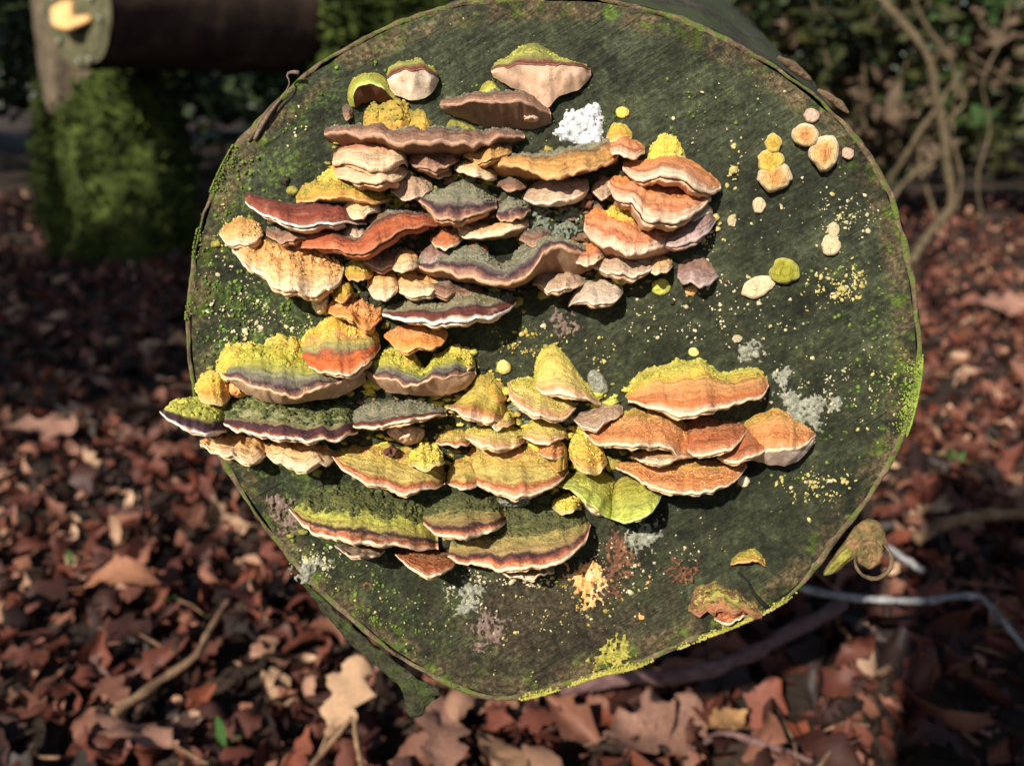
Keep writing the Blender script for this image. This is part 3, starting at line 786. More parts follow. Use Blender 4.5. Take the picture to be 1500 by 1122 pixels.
B('small cream tongue right of the pinkish underlobe', [(946,384),(962,375),(984,380)], [(944,394),(958,400),(974,396),(985,388)], P=60, t=5, pal='cream')
B('mauve-grey curled bracket at the right below the salmon lobes', [(994,388),(1012,376),(1034,376),(1050,392)], [(992,404),(1008,414),(1030,414),(1052,404)], P=46, t=8, pal='mauve', amp=1.8)
B('pale pinkish-grey bracket with green base left of the small olive button', [(834,440),(846,422),(862,411),(890,410),(910,420)], [(832,448),(850,440),(880,442),(904,438),(913,428)], P=74, t=5, pal='pale')
B('beige bracket with white lower edge under the ochre one', [(768,282),(795,262),(825,259),(860,265)], [(764,288),(785,294),(820,291),(848,285),(863,275)], [(767,297),(790,303),(828,302),(855,292)], P=60, t=8, pal='dun', under=WHITE, ud=.3)
# --- middle tier, left
B('long brown-edged bracket with knobbly yellow top at the left', [(318,534),(335,516),(360,503),(385,505),(415,498),(445,512),(480,534),(532,538)], [(316,540),(335,551),(360,562),(400,572),(430,577),(460,572),(500,558),(525,545),(535,542)], [(330,550),(350,570),(380,585),(405,592),(430,592),(465,586),(500,580),(536,560)], P=112, t=7, pal='yellowtan', under=(.50,.32,.20), ud=.55, amp=1.5)
B('brown-edged bracket with two yellow knobs, right neighbour of the long yellow one', [(536,538),(556,518),(585,513),(610,528),(625,540),(642,520),(668,509),(688,516),(697,536)], [(533,543),(560,556),(600,563),(640,556),(670,549),(697,544)], [(545,560),(570,575),(600,578),(640,580),(680,570),(699,550)], P=92, t=6, pal='yellowtan', under=(.46,.28,.17), ud=.5, amp=1.5)
B('lime bracket with deep purple band jutting past the left edge of the log', [(250,594),(270,582),(300,579),(338,586)], [(234,602),(246,613),(272,626),(300,633),(332,630)], P=112, t=6, pal='limepurple', bulge=1.3, pw=.35)
B('broad green-grey bracket with deep purple band and white lip at the left', [(326,600),(350,586),(400,578),(450,586),(500,588),(522,598)], [(323,618),(350,630),(390,637),(430,641),(470,644),(500,639),(524,632)], P=124, t=7, pal='purple', bulge=1.3, amp=1.4, pw=.35)
B('grey bracket with thin dark red band, right of the broad purple-banded one', [(508,600),(550,588),(600,585),(632,590),(652,600)], [(510,622),(530,625),(560,622),(590,615),(622,612),(655,606)], P=108, t=6, pal='greyred', bulge=1.3, pw=.4)
B('cream lobe fringe under the lime and purple bracket', [(294,644),(330,636),(365,640),(392,648)], [(293,652),(320,666),(345,672),(370,676),(392,668)], P=74, t=6, pal='cream', amp=2.0)
B('tan and cream underbracket with dark pits below the purple-banded one', [(388,652),(420,644),(455,646),(490,656)], [(388,664),(405,676),(440,682),(470,680),(492,668)], P=84, t=6, pal='cream', amp=2.2)
B('yellow-olive bracket with orange band and cream lip below the grey one', [(488,660),(520,652),(560,652),(600,656),(640,664),(654,686)], [(486,668),(502,688),(530,702),(560,712),(592,719),(625,717),(652,706)], P=114, t=6, pal='fan', bulge=1.2)
B('small grey-green wedge between two banded fans', [(656,690),(668,672),(690,672),(703,692)], [(654,706),(670,713),(690,714),(706,706)], P=98, t=5, pal='fan')
B('broad fan with orange centre and salmon lip in the middle of the face', [(676,676),(690,656),(730,650),(780,652),(815,664),(832,684)], [(684,698),(705,710),(732,721),(768,724),(800,716),(820,702),(833,688)], P=118, t=7, pal='fan', bulge=1.2)
B('flat cream-yellow bracket above the broad orange-centred fan', [(682,630),(708,620),(745,620),(767,634)], [(679,636),(692,648),(720,655),(750,655),(768,646)], P=86, t=6, pal='yellow')
B('yellow wedge bracket with red and white lip left of centre', [(676,590),(692,570),(715,556),(734,572),(744,600)], [(653,594),(672,605),(692,614),(720,616),(744,614)], P=86, t=5, pal='yellowred')
B('pale yellow lobe with cream lip, left half of the central yellow cluster', [(750,556),(765,550),(790,556),(830,580)], [(744,562),(748,582),(768,598),(798,610),(825,611),(844,596)], P=92, t=7, pal='yellow', bulge=1.2)
B('tall yellow crest, top of the central yellow cluster', [(782,552),(782,526),(794,507),(814,504),(832,520),(848,545),(872,572)], [(782,562),(796,572),(820,575),(850,580),(880,590)], P=70, t=7, pal='yellow', bulge=1.1)
B('yellow bracket with green edge under the central yellow cluster', [(764,628),(785,612),(812,616),(830,630)], [(764,640),(786,648),(812,647),(830,640)], P=74, t=5, pal='yellow')
# --- middle tier, right
B('large orange bracket with yellow algae back, topmost of the right orange group', [(914,582),(924,556),(945,538),(970,534),(992,527),(1030,527),(1054,545),(1080,540),(1106,537),(1122,552)], [(920,586),(950,593),(980,602),(1002,605),(1032,600),(1062,592),(1092,586),(1116,579),(1126,563)], P=106, t=8, pal='tangerine', bulge=1.3)
B('small pink-brown curl with dark hollow left of the orange group', [(842,606),(865,596),(892,583),(912,594)], [(837,612),(852,624),(872,628),(892,614),(913,602)], P=78, t=5, pal='dun', bulge=1.0)
B('orange bracket with cream lip in the middle of the orange group', [(862,626),(885,608),(915,600),(950,598),(990,604),(1018,622)], [(857,632),(874,648),(900,652),(940,649),(975,653),(1000,664),(1018,666)], P=122, t=8, pal='orange', bulge=1.3, amp=1.5)
B('rusty-pink bracket right of the middle orange one', [(994,618),(1022,610),(1058,614),(1092,620)], [(1000,654),(1026,664),(1052,662),(1078,648),(1094,630)], P=108, t=7, pal='rustorange', bulge=1.3)
B('folded orange-brown bracket between the rusty-pink and the rightmost one', [(1060,640),(1085,626),(1112,626),(1128,640)], [(1050,668),(1075,674),(1102,668),(1122,655),(1130,644)], P=104, t=7, pal='rustorange', bulge=1.2)
B('rightmost orange-red bracket with thick cream underside', [(1084,620),(1108,606),(1140,598),(1166,615),(1190,632)], [(1094,652),(1125,658),(1150,657),(1175,649),(1194,638)], [(1100,674),(1140,682),(1170,675),(1195,646)], P=92, t=8, pal='orange', under=(.70,.52,.40), ud=.45)
B('narrow cream shelf between the middle and lowest orange brackets', [(925,664),(960,656),(1002,664)], [(924,668),(945,674),(975,674),(1004,668)], P=104, t=6, pal='cream')
B('lowest bracket of the orange group, banded orange with cream lip', [(904,676),(940,672),(985,672),(1040,672),(1088,674)], [(902,682),(928,695),(950,708),(985,717),(1020,720),(1055,713),(1080,699),(1094,683)], P=114, t=7, pal='orange', bulge=1.2)
B('lime-green folded bracket, left lobe with white underside', [(824,704),(842,690),(870,686),(900,700),(905,735)], [(816,710),(840,717),(864,735),(884,754),(902,760)], P=104, t=5, pal='lime', under=WHITE, bulge=1.1)
B('lime-green folded bracket, right lobe below the orange group', [(894,716),(910,696),(940,698),(966,712)], [(890,756),(910,763),(932,760),(954,746),(972,720)], P=110, t=5, pal='lime', bulge=1.2)
# --- bottom tier
B('large bottom-left bracket with green moss, yellow zone and dark purple line', [(430,740),(445,722),(472,714),(512,709),(552,714),(600,721),(640,738)], [(423,746),(440,766),(470,783),(500,790),(530,794),(560,795),(600,799),(642,802)], P=130, t=7, pal='turkey', bulge=1.15, amp=1.5)
B('thin second lip under the large bottom-left bracket', [(496,796),(520,796),(545,798),(562,798)], [(490,800),(508,811),(538,816),(564,806)], P=116, t=5, pal='dun')
B('small mossy bracket with dark red band, sitting between the two large bottom ones', [(620,746),(636,728),(668,719),(708,718),(738,734)], [(618,764),(640,778),(670,786),(700,783),(726,773),(743,760)], P=150, t=7, pal='turkey2', bulge=1.2)
B('large bottom-right bracket with mossy back and dark purple line', [(664,780),(700,756),(740,742),(790,738),(835,742),(858,758)], [(656,814),(680,823),(720,830),(760,831),(800,826),(838,809),(858,790),(865,768)], P=132, t=8, pal='turkey2', bulge=1.15)
B('brown scoop-shaped bracket, lowest of all, under the two large bottom ones', [(590,804),(620,802),(650,808),(668,814)], [(578,810),(598,828),(630,841),(655,836),(670,822)], P=112, t=6, pal='rustorange')
# --- small ones at the lower right
B('small solitary green and orange bracket at the lower right', [(1070,822),(1080,808),(1098,803),(1114,810),(1120,822)], [(1070,826),(1084,822),(1098,819),(1110,823),(1121,828)], P=34, t=6, pal='mustard', under=(.40,.16,.06))
B('knobbly yellow-green bracket near the lower right rim', [(1008,884),(1018,864),(1040,852),(1070,862),(1100,880),(1116,896)], [(1008,892),(1030,894),(1055,890),(1080,896),(1116,902)], P=40, t=7, pal='mossbrown', under=(.30,.13,.06), amp=2.4)
B('rusty tattered bracket under the knobbly yellow-green one', [(1046,898),(1064,886),(1084,890),(1096,898)], [(1046,906),(1060,914),(1076,910),(1096,902)], P=34, t=6, pal='rustorange', amp=2.5)

# --- small yellow and mustard lobes at the backs of the tiers
B('lime lobe left of the topmost bracket', [(702,136),(706,124),(718,117),(730,126)], [(700,140),(712,144),(724,142),(733,134)], P=22, t=4, pal='lime')
B('pointed bright yellow lobe above the right-hand salmon pair', [(951,222),(959,205),(971,194),(990,203),(1001,222)], [(948,232),(964,239),(985,238),(1004,231)], P=30, t=4, pal='knobyellow', amp=1.4)
B('yellow lobe above the small salmon knuckle', [(890,194),(898,182),(914,182),(925,194)], [(888,202),(900,207),(914,206),(926,202)], P=30, t=4, pal='knoborange')
B('orange lobe on the back of the wide salmon bracket', [(884,318),(892,304),(914,300),(938,316)], [(880,330),(900,342),(925,344),(944,334)], P=62, t=5, pal='knoborange', amp=1.8)
B('knobbly yellow lobe at the back of the long yellow bracket', [(317,528),(328,509),(350,499),(372,501),(388,518)], [(316,540),(338,550),(366,552),(390,542)], P=58, t=5, pal='knobyellow', amp=2.6, base=6)
B('second knobbly yellow lobe left of the rust-banded fan', [(384,512),(398,496),(420,490),(438,498),(446,514)], [(384,544),(405,553),(428,552),(446,538)], P=62, t=5, pal='knoborange', amp=2.6, base=6)
B('yellow-orange lobe at the left edge below the long yellow bracket', [(289,562),(297,547),(313,540),(332,549)], [(286,572),(298,586),(318,592),(338,578)], P=66, t=4, pal='knoborange', amp=1.6)
B('mustard lobe with pale rim, left of the two on the right neighbour', [(551,532),(560,515),(585,511),(606,516),(617,534)], [(550,544),(570,552),(596,553),(618,546)], P=56, t=5, pal='knoborange', amp=1.8, base=4)
B('bright yellow lobe, right of the two on the right neighbour', [(627,534),(638,518),(664,507),(684,508),(694,524)], [(626,544),(648,549),(672,547),(696,536)], P=56, t=4, pal='knobyellow', amp=1.6, base=4)
B('yellow upright lobe above the lime-green folded bracket', [(833,648),(843,633),(862,634),(880,650)], [(834,668),(850,686),(874,694),(890,676)], P=92, t=5, pal='knoborange', bulge=1.1)
B('narrow mustard lobe right of the broad central fan', [(806,652),(816,642),(830,652)], [(804,676),(816,688),(832,680)], P=84, t=4, pal='mustard')
B('small yellow lobe below the broad central fan', [(810,732),(826,722),(848,728)], [(808,742),(828,750),(852,744)], P=70, t=4, pal='knobyellow')
B('yellow algae-covered lobe on the right of the yellow-olive bracket', [(600,668),(608,655),(626,649),(646,660)], [(598,680),(614,690),(634,690),(652,678)], P=60, t=4, pal='knobyellow', base=52, amp=1.8)
B('dark mustard lobe behind the yellow wedge bracket', [(688,566),(698,552),(716,548),(736,560)], [(686,582),(702,592),(722,592),(742,582)], P=48, t=5, pal='mustard', amp=1.6)
B('lumpy mustard lobe below the curled yellow-green bracket', [(534,168),(546,154),(570,148),(592,150),(606,164)], [(532,186),(555,195),(585,196),(608,188)], P=44, t=5, pal='mustard', amp=2.6)
B('small mustard lobe right of the lumpy mustard one', [(594,172),(604,160),(620,162),(631,176)], [(594,188),(608,195),(622,194),(633,184)], P=36, t=4, pal='mustard', amp=1.8)
B('yellow-orange lobe left of the double-lipped pink bracket', [(466,264),(480,249),(494,246),(508,260)], [(464,274),(480,281),(496,280),(510,270)], P=52, t=4, pal='knoborange', amp=1.8)
B('dark brown lobe hidden under the rust-red bracket', [(520,372),(550,364),(585,362),(612,368)], [(518,382),(548,390),(585,388),(614,378)], P=46, t=6, pal='umber')
B('grey-brown lobe between the maroon and rust-red brackets', [(540,316),(560,308),(590,308),(640,314)], [(538,324),(562,328),(600,326),(642,322)], P=56, t=5, pal='umber')
B('small brown shelf in the gap below the umber shelf', [(625,246),(640,238),(660,240)], [(622,252),(640,258),(662,254)], P=40, t=5, pal='umber')
B('thin umber shelf tucked under the middle of the long umber one', [(598,224),(630,214),(672,222)], [(596,236),(632,245),(674,235)], P=62, t=5, pal='umber', amp=1.6)
B('thin ochre shelf under the right end of the long umber one', [(680,214),(712,206),(748,212)], [(678,226),(714,234),(750,224)], P=60, t=5, pal='ochre', amp=1.6)
B('dun shelf left of the grey-topped drooping bracket', [(574,270),(600,258),(632,264)], [(572,280),(602,288),(634,276)], P=58, t=5, pal='dun', amp=1.8)
B('small grey shelf right of the grey-topped drooping bracket', [(728,300),(748,290),(776,298)], [(726,312),(750,320),(778,310)], P=50, t=5, pal='grey', amp=1.6)
B('small rust-brown shelf left of the narrow cream and brown bracket', [(632,342),(652,332),(676,340)], [(630,352),(654,360),(678,350)], P=60, t=5, pal='rustorange', amp=1.8)
B('dark umber shelf in the gap between maroon and rust-red brackets', [(392,336),(425,329),(462,335)], [(390,345),(426,353),(464,345)], P=60, t=5, pal='umber', amp=1.6)
B('mustard shelf left of the cream-yellow lobe', [(506,388),(525,376),(546,386)], [(504,400),(526,408),(548,398)], P=54, t=5, pal='mustard', amp=1.8)
B('dun shelf under the right wing of the broad grey bracket', [(782,404),(815,395),(856,402)], [(780,416),(816,425),(858,413)], P=66, t=6, pal='dun', amp=1.8)
B('salmon shelf left of the wide salmon and orange bracket', [(838,366),(860,356),(886,364)], [(836,378),(862,386),(888,376)], P=76, t=5, pal='salmon', amp=1.6)
B('dun lobe behind the right tip of the salmon pair', [(1000,300),(1020,290),(1042,300)], [(998,312),(1020,320),(1044,310)], P=44, t=5, pal='dun', amp=1.6)
B('umber shelf right of the narrow cream and brown bracket', [(760,340),(782,332),(806,340)], [(758,350),(784,357),(808,348)], P=54, t=5, pal='umber', amp=1.6)
B('apricot shelf under the mustard and tan shelf', [(498,300),(525,294),(556,300)], [(496,309),(526,315),(558,308)], P=62, t=5, pal='cream', amp=1.6)
B('dark shelf under the left half of the broad grey bracket', [(606,412),(640,406),(676,414)], [(604,422),(640,430),(678,424)], P=70, t=5, pal='umber', amp=1.6)
B('yellow shelf filling the gap left of the central yellow cluster', [(700,604),(722,596),(752,604)], [(698,620),(724,627),(754,618)], P=66, t=5, pal='yellow', amp=1.6)
B('orange shelf fused between the yellow wedge and the flat cream-yellow bracket', [(640,636),(662,626),(690,634)], [(638,648),(664,655),(692,646)], P=66, t=5, pal='fan', amp=1.6)
B('small rust lobe on the back of the broad grey bracket', [(684,362),(696,352),(714,362)], [(682,372),(698,378),(716,372)], P=50, t=4, pal='rustorange', amp=1.4)
B('small mauve lobe left on the back of the broad grey bracket', [(616,368),(634,358),(656,366)], [(614,376),(634,381),(658,375)], P=50, t=4, pal='mauve', amp=1.4)
B('dark tan lobe right of the cream tongue, under the ochre bracket', [(735,264),(750,258),(770,262)], [(733,272),(752,279),(772,272)], P=46, t=5, pal='umber')
B('pinkish scrap lobe behind the right-hand salmon pair', [(868,268),(882,258),(896,266)], [(866,280),(882,288),(898,280)], P=46, t=5, pal='dun')
B('orange lobe right of the broad central fan', [(790,652),(804,640),(826,646)], [(788,662),(806,670),(830,664)], P=88, t=4, pal='orange')
B('tattered tan lobe under the maroon bracket', [(500,334),(520,328),(540,334)], [(498,342),(520,347),(542,340)], P=50, t=4, pal='dun', amp=1.6)
B('brown lobe under the frilly apricot bracket tip', [(486,420),(500,410),(516,416)], [(484,430),(500,437),(518,428)], P=50, t=5, pal='mustard', amp=1.6)
B('cream fringe under the large bottom-right bracket', [(735,832),(770,828),(810,826)], [(733,838),(768,846),(812,834)], P=86, t=5, pal='cream', amp=2.2)
B('small dun lobe under the broad grey bracket', [(655,420),(680,414),(706,418)], [(653,428),(680,434),(708,428)], P=52, t=6, pal='umber')

# --- knobs, buttons and crusts
Lp = lump
Lp('knobbly_fungus', 'olive knob under the flat umber bracket', 'fungus', [(652,190),(660,176),(680,180),(700,190),(690,202),(660,202)], 22, 'olive', rough=1.4)
Lp('button_fungus', 'white dot right of the double-lipped pink bracket', 'fungus', oval(600,255,7,6), 30, 'cream', rough=.3)
Lp('knobbly_fungus', 'small mustard knob right of the mustard and tan shelf', 'fungus', oval(585,295,10,8), 20, 'mustard')
Lp('button_fungus', 'yellow dot right of the white patch', 'fungus', oval(912,165,10,9), 10, 'yellow', rough=.4)
Lp('knobbly_fungus', 'cream drip below the frilly apricot bracket', 'fungus', [(456,432),(468,424),(482,430),(480,452),(468,462),(458,452)], 36, 'cream', rough=1.2)
Lp('knobbly_fungus', 'orange patch behind the tip of the long yellow bracket', 'fungus', oval(350,570,18,13), 40, 'orange')
Lp('button_fungus', 'small lime button beside the bright yellow knob', 'fungus', oval(693,516,7,6), 16, 'lime', rough=.4)
Lp('button_fungus', 'round pale yellow button left of the central yellow cluster', 'fungus', oval(738,538,11,11), 16, 'creamyellow', rough=.4)
Lp('knobbly_fungus', 'pale grey egg-shaped knob right of the central yellow crest', 'fungus', [(860,552),(866,542),(878,544),(890,560),(892,574),(880,580),(866,572)], 24, 'palegrey', rough=.7)
Lp('knobbly_fungus', 'cream knob dangling under the grey bracket with dark red band', 'fungus', [(566,632),(580,622),(604,624),(622,630),(616,646),(596,652),(578,644)], 62, 'pinkcream', rough=1.6)
Lp('knobbly_fungus', 'cream drop under the lobe fringe at the left', 'fungus', oval(366,668,13,11), 64, 'cream', rough=.8)
Lp('knobbly_fungus', 'brown curled knob on the yellow-olive bracket', 'fungus', oval(574,664,14,11), 70, 'brown', rough=1.4)
Lp('knobbly_fungus', 'white-grey lump below the broad central fan', 'fungus', oval(752,734,26,10), 40, 'palegrey', rough=1.2)
Lp('button_fungus', 'white button under the right tip of the lowest orange bracket', 'fungus', oval(1089,705,10,9), 14, 'cream', rough=.5)
Lp('button_fungus', 'small yellow dot above the large orange bracket', 'fungus', oval(1016,516,8,7), 8, 'creamyellow', rough=.3)
Lp('button_fungus', 'small olive button below the salmon lobes', 'fungus', oval(968,421,15,13), 14, 'lime', rough=.5)
Lp('knobbly_fungus', 'small cream knob above the pale pinkish-grey bracket', 'fungus', oval(908,411,12,8), 40, 'creamyellow', rough=.6)
Lp('knobbly_fungus', 'tiny cream and brown knob under the mauve-grey curl', 'fungus', oval(1012,426,10,8), 14, 'apricot', rough=.8)
Lp('knobbly_fungus', 'cream knob at the right end of the flat umber bracket', 'fungus', oval(776,172,16,9), 52, 'pinkcream', rough=.8)
Lp('knobbly_fungus', 'narrow white lip under the lime-green left lobe', 'fungus', oval(872,746,18,8, .5), 40, 'cream', rough=.8)
# solitary buttons on the upper right of the face
def cap_button(label, x, y, rx, ry, h, kind, rot=0):
    return Lp('button_fungus', label, 'fungus', oval(x, y, rx * 1.06, ry * 1.06, rot, .10), h, cap_mat('btn_' + kind), rough=.9, prof=.36, tilt=.5, dish=.12, wob=1.3, group='button fungi on the right of the face')
cap_button('round yellow button on top of the larger yellow and orange one', 1133, 210, 12, 13, 16, 'yellow')
cap_button('yellow upper half of the stacked button pair at the right', 1128, 237, 19, 17, 22, 'yellow')
cap_button('orange and cream lower half of the stacked button pair at the right', 1135, 260, 26, 20, 32, 'apricot', -.35)
cap_button('white button at the top of the upper right cluster', 1188, 170, 11, 10, 14, 'pink')
cap_button('apricot button left in the upper right cluster', 1178, 198, 20, 17, 26, 'apricot', .3)
cap_button('largest apricot button of the upper right cluster, with pink lower lip', 1208, 224, 22, 26, 32, 'apricot', .2)
cap_button('pale pink button at the far right of the upper right cluster', 1242, 225, 9, 9, 10, 'pink')
cap_button('oval cream button below the stacked pair', 1111, 301, 10, 12, 12, 'cream')
cap_button('cream button among speckles at the right', 1217, 359, 14, 16, 14, 'cream')
cap_button('cream blob just above the cream button among speckles', 1221, 337, 8, 11, 7, 'cream')
cap_button('round olive-yellow button at the right', 1150, 398, 21, 19, 24, 'olive')
cap_button('flat pale yellow button left of the olive-yellow one', 1110, 421, 24, 15, 14, 'cream', -.4)
cap_button('tiny yellow-cream button below the salmon pair', 1072, 324, 7, 8, 7, 'cream')
cap_button('small cream button above the grey crust at the right', 1080, 496, 7, 6, 6, 'cream')

# crusts, lichens and slime patches lying flat on the wood
def crust(name, label, cat, pts, h, kind, rough=1.0):
    o2 = cr(pts, 60, True)
    lo = o2.min(0) - 10; hi = o2.max(0) + 10
    st = 1.5
    nx, ny = int((hi[0] - lo[0]) / st), int((hi[1] - lo[1]) / st)
    c = o2.mean(0)
    seg_a = o2; seg_b = np.roll(o2, -1, 0)
    X, Y = np.meshgrid(lo[0] + np.arange(nx) * st, lo[1] + np.arange(ny) * st, indexing='ij')
    pt = np.stack([X, Y], -1).reshape(-1, 2)
    ab = seg_b - seg_a
    ap = pt[:, None, :] - seg_a[None]
    tt = np.clip((ap * ab[None]).sum(-1) / ((ab ** 2).sum(-1)[None] + 1e-9), 0, 1)
    dist = np.sqrt((((ap - tt[..., None] * ab[None]) ** 2).sum(-1)).min(1))
    yi = (seg_a[None, :, 1] > pt[:, None, 1]) != (seg_b[None, :, 1] > pt[:, None, 1])
    xi = seg_a[None, :, 0] + (pt[:, None, 1] - seg_a[None, :, 1]) * ab[None, :, 0] / (ab[None, :, 1] + 1e-9)
    inside = (np.sum(yi & (pt[:, None, 0] < xi), 1) % 2) == 1
    sdv = np.where(inside, dist, -dist)
    V = []; keep = []
    for (x, y), d in zip(pt, sdv):
        nn = fb(x * .05, y * .05, h + 3, 5) * 13 + fb(x * .17, y * .17, 7, 3) * 13 * (.6 + .5 * rough)
        q = min(d, 9) * .85 + nn * (1 if rough > .5 else .5) - (1.0 if rough > .5 else -1.5)
        keep.append(q > -4.0)
        V.append(P3(x, y, -4.5 + min(1, max(0, q + 4) / 13) * (h * .6 + 6.5) + (.5 + rough) * 1.5 * fb(x * .13, y * .13, 5, 4)))
    keep = np.array(keep).reshape(nx, ny)
    Fq = grid_faces(nx, ny)
    kf = (keep[:-1, :-1] & keep[1:, :-1] & keep[:-1, 1:] & keep[1:, 1:]).reshape(-1)
    Fq = Fq[kf]
    used = np.unique(Fq); rem = np.full(nx * ny, -1); rem[used] = np.arange(len(used))
    o = P3(c[0], c[1], 0)
    ob = obj(name, mesh(name, np.array(V)[used] - o, rem[Fq]), knob_mat(kind), None, MF @ Matrix.Translation(Vector(o)))
    return tag(ob, label, cat)
crust('mould_patch', 'bright white mould patch at the upper middle', 'mould', [(818,205),(816,188),(830,165),(845,158),(862,150),(878,154),(884,175),(884,200),(868,214),(846,217)], 3, 'white', .4)
crust('mould_patch', 'grey-green crusty patch in the middle of the upper half', 'mould', [(760,320),(770,296),(800,300),(840,304),(862,318),(858,350),(835,362),(800,356),(775,345)], 6, 'greygreen', 1.6)
crust('lichen', 'pale grey lichen right of the orange group', 'lichen', [(1130,550),(1150,538),(1162,545),(1155,565),(1178,575),(1198,580),(1212,600),(1205,625),(1196,640),(1170,618),(1150,600),(1136,585)], 2.5, 'palegrey', .7)
crust('lichen', 'round pale lichen spot right of the larger grey lichen', 'lichen', oval(1225,592,13,12), 2, 'palegrey', .5)
crust('lichen', 'thin grey lichen above the orange group', 'lichen', [(1082,516),(1095,500),(1112,496),(1120,515),(1108,530),(1090,532)], 2, 'palegrey', .8)
crust('lichen', 'whitish lichen below the lime-green folded bracket', 'lichen', [(915,785),(930,765),(955,764),(966,780),(955,800),(935,815),(915,808)], 3, 'palegrey', 1.2)
crust('lichen', 'cream-grey lichen patch in the lower middle', 'lichen', [(655,862),(680,845),(705,842),(712,865),(700,890),(680,905),(662,900),(668,880)], 3, 'palegrey', 1.0)
crust('lichen', 'ragged pale blue-green lichen at the lower left', 'lichen', [(432,838),(446,818),(470,812),(492,818),(480,832),(460,846),(440,850)], 2.2, 'palegrey', .8)
crust('slime_mould', 'cream and orange patch right of the bottom brackets', 'slime mould', [(830,838),(850,826),(878,826),(886,850),(880,880),(862,892),(846,880),(836,858)], 7, 'apricot', 1.2)
crust('bark_scrap', 'mauve-brown scrap at the left tip of the bottom-left bracket', 'scrap', [(392,736),(405,728),(425,732),(436,748),(432,772),(414,780),(400,762)], 3, 'mauve', 1.2)
crust('slime_mould', 'reddish-brown stain beside the cream and orange patch', 'slime mould', [(885,800),(900,775),(920,790),(935,815),(920,850),(900,870),(888,850)], 3, 'rustbrown', 1.4)
crust('moss_patch', 'yellow moss patch on the lower right rim', 'moss', [(868,980),(874,955),(895,938),(918,936),(925,955),(915,972),(890,980)], 7, 'rimyellow', 1.2)
crust('slime_mould', 'pink-brown crusty stain in the lower middle', 'slime mould', [(690,925),(705,905),(735,898),(742,925),(728,945),(700,950)], 2, 'mauve', 1.2)
crust('slime_mould', 'rust-coloured tattered scrap left of the small solitary bracket', 'slime mould', [(974,838),(985,822),(1004,826),(1022,832),(1014,848),(992,856)], 10, 'rustbrown', 2.2)
crust('slime_mould', 'small apricot fleck below the reddish stain', 'slime mould', oval(936,908,8,8), 3, 'apricot', .6)
crust('slime_mould', 'small orange fleck right of the cream and orange patch', 'slime mould', oval(950,852,7,6), 3, 'orange', .6)
crust('slime_mould', 'small red-brown fleck on green algae at the lower left', 'slime mould', oval(545,858,8,8), 3, 'rustbrown', .6)
crust('mould_patch', 'grey-mauve dried patch near the face centre', 'mould', [(800,470),(818,455),(845,460),(856,482),(846,500),(820,492)], 2.5, 'mauve', 1.0)

# yellow moss along the lower right rim and green along the left: uncountable tufts
def rim_moss(i0, i1, name, mat, width=7, n=700, s=3.2):
    o = cr(OUT, 720, True)
    V = []; Fc = []
    for k in range(n):
        u = rnd.uniform(i0, i1)
        fr = u - math.floor(u); p = o[int(u) % 720] * (1 - fr) + o[(int(u) + 1) % 720] * fr
        dens = fb(u * .05, 4, 1, 3)
        if dens < rnd.uniform(-.25, .35): continue
        c = np.array((800, 500)) + (p - np.array((800, 500))) * (1 - max(0, rnd.gauss(0, .006)) * (width / 7) + .003)
        r = s * rnd.uniform(.5, 1.2)
        z = rnd.uniform(0, 4)
        b = len(V)
        m = 6
        top = P3(c[0], c[1], z + r * 1.1)
        for q in range(m):
            a = 2 * math.pi * (q + rnd.random() * .7) / m
            rr = r * rnd.uniform(.7, 1.3)
            V.append(P3(c[0] + rr * math.cos(a), c[1] + rr * math.sin(a), z - r * .8))
        V.append(top)
        for q in range(m): Fc.append((b + q, b + (q + 1) % m, b + m))
    ob = obj(name, mesh(name, V, Fc, True), mat, LOG)
    ob['kind'] = 'stuff'
    return ob
def idx_at(x, y):
    o = cr(OUT, 720, True)
    return int(np.argmin(((o - np.array((x, y))) ** 2).sum(1)))
rim_moss(idx_at(1165,866), idx_at(690,1017), 'rim_moss', knob_mat('rimyellow'), 8, 2400, 2.0)
rim_moss(idx_at(1348,500), idx_at(1325,640), 'rim_moss', mottled('green_moss', [(.3, (.09, .14, .02)), (.7, (.30, .38, .06))], 200), 26, 1700, 1.5)
rim_moss(idx_at(276,470), idx_at(345,210), 'rim_moss', mottled('green_moss_dull', [(.3, (.07, .10, .02)), (.7, (.20, .25, .05))], 200), 14, 900, 1.5)

_OF = cr(OUT, 240, True)
_OA = np.arctan2(_OF[:, 1] - 500, _OF[:, 0] - 800); _OR = np.hypot(_OF[:, 1] - 500, _OF[:, 0] - 800)
_os = np.argsort(_OA); _OA = _OA[_os]; _OR = _OR[_os]
def on_face(x, y, k=.965):
    return math.hypot(x - 800, y - 500) < k * float(np.interp(math.atan2(y - 500, x - 800), _OA, _OR, period=2 * math.pi))
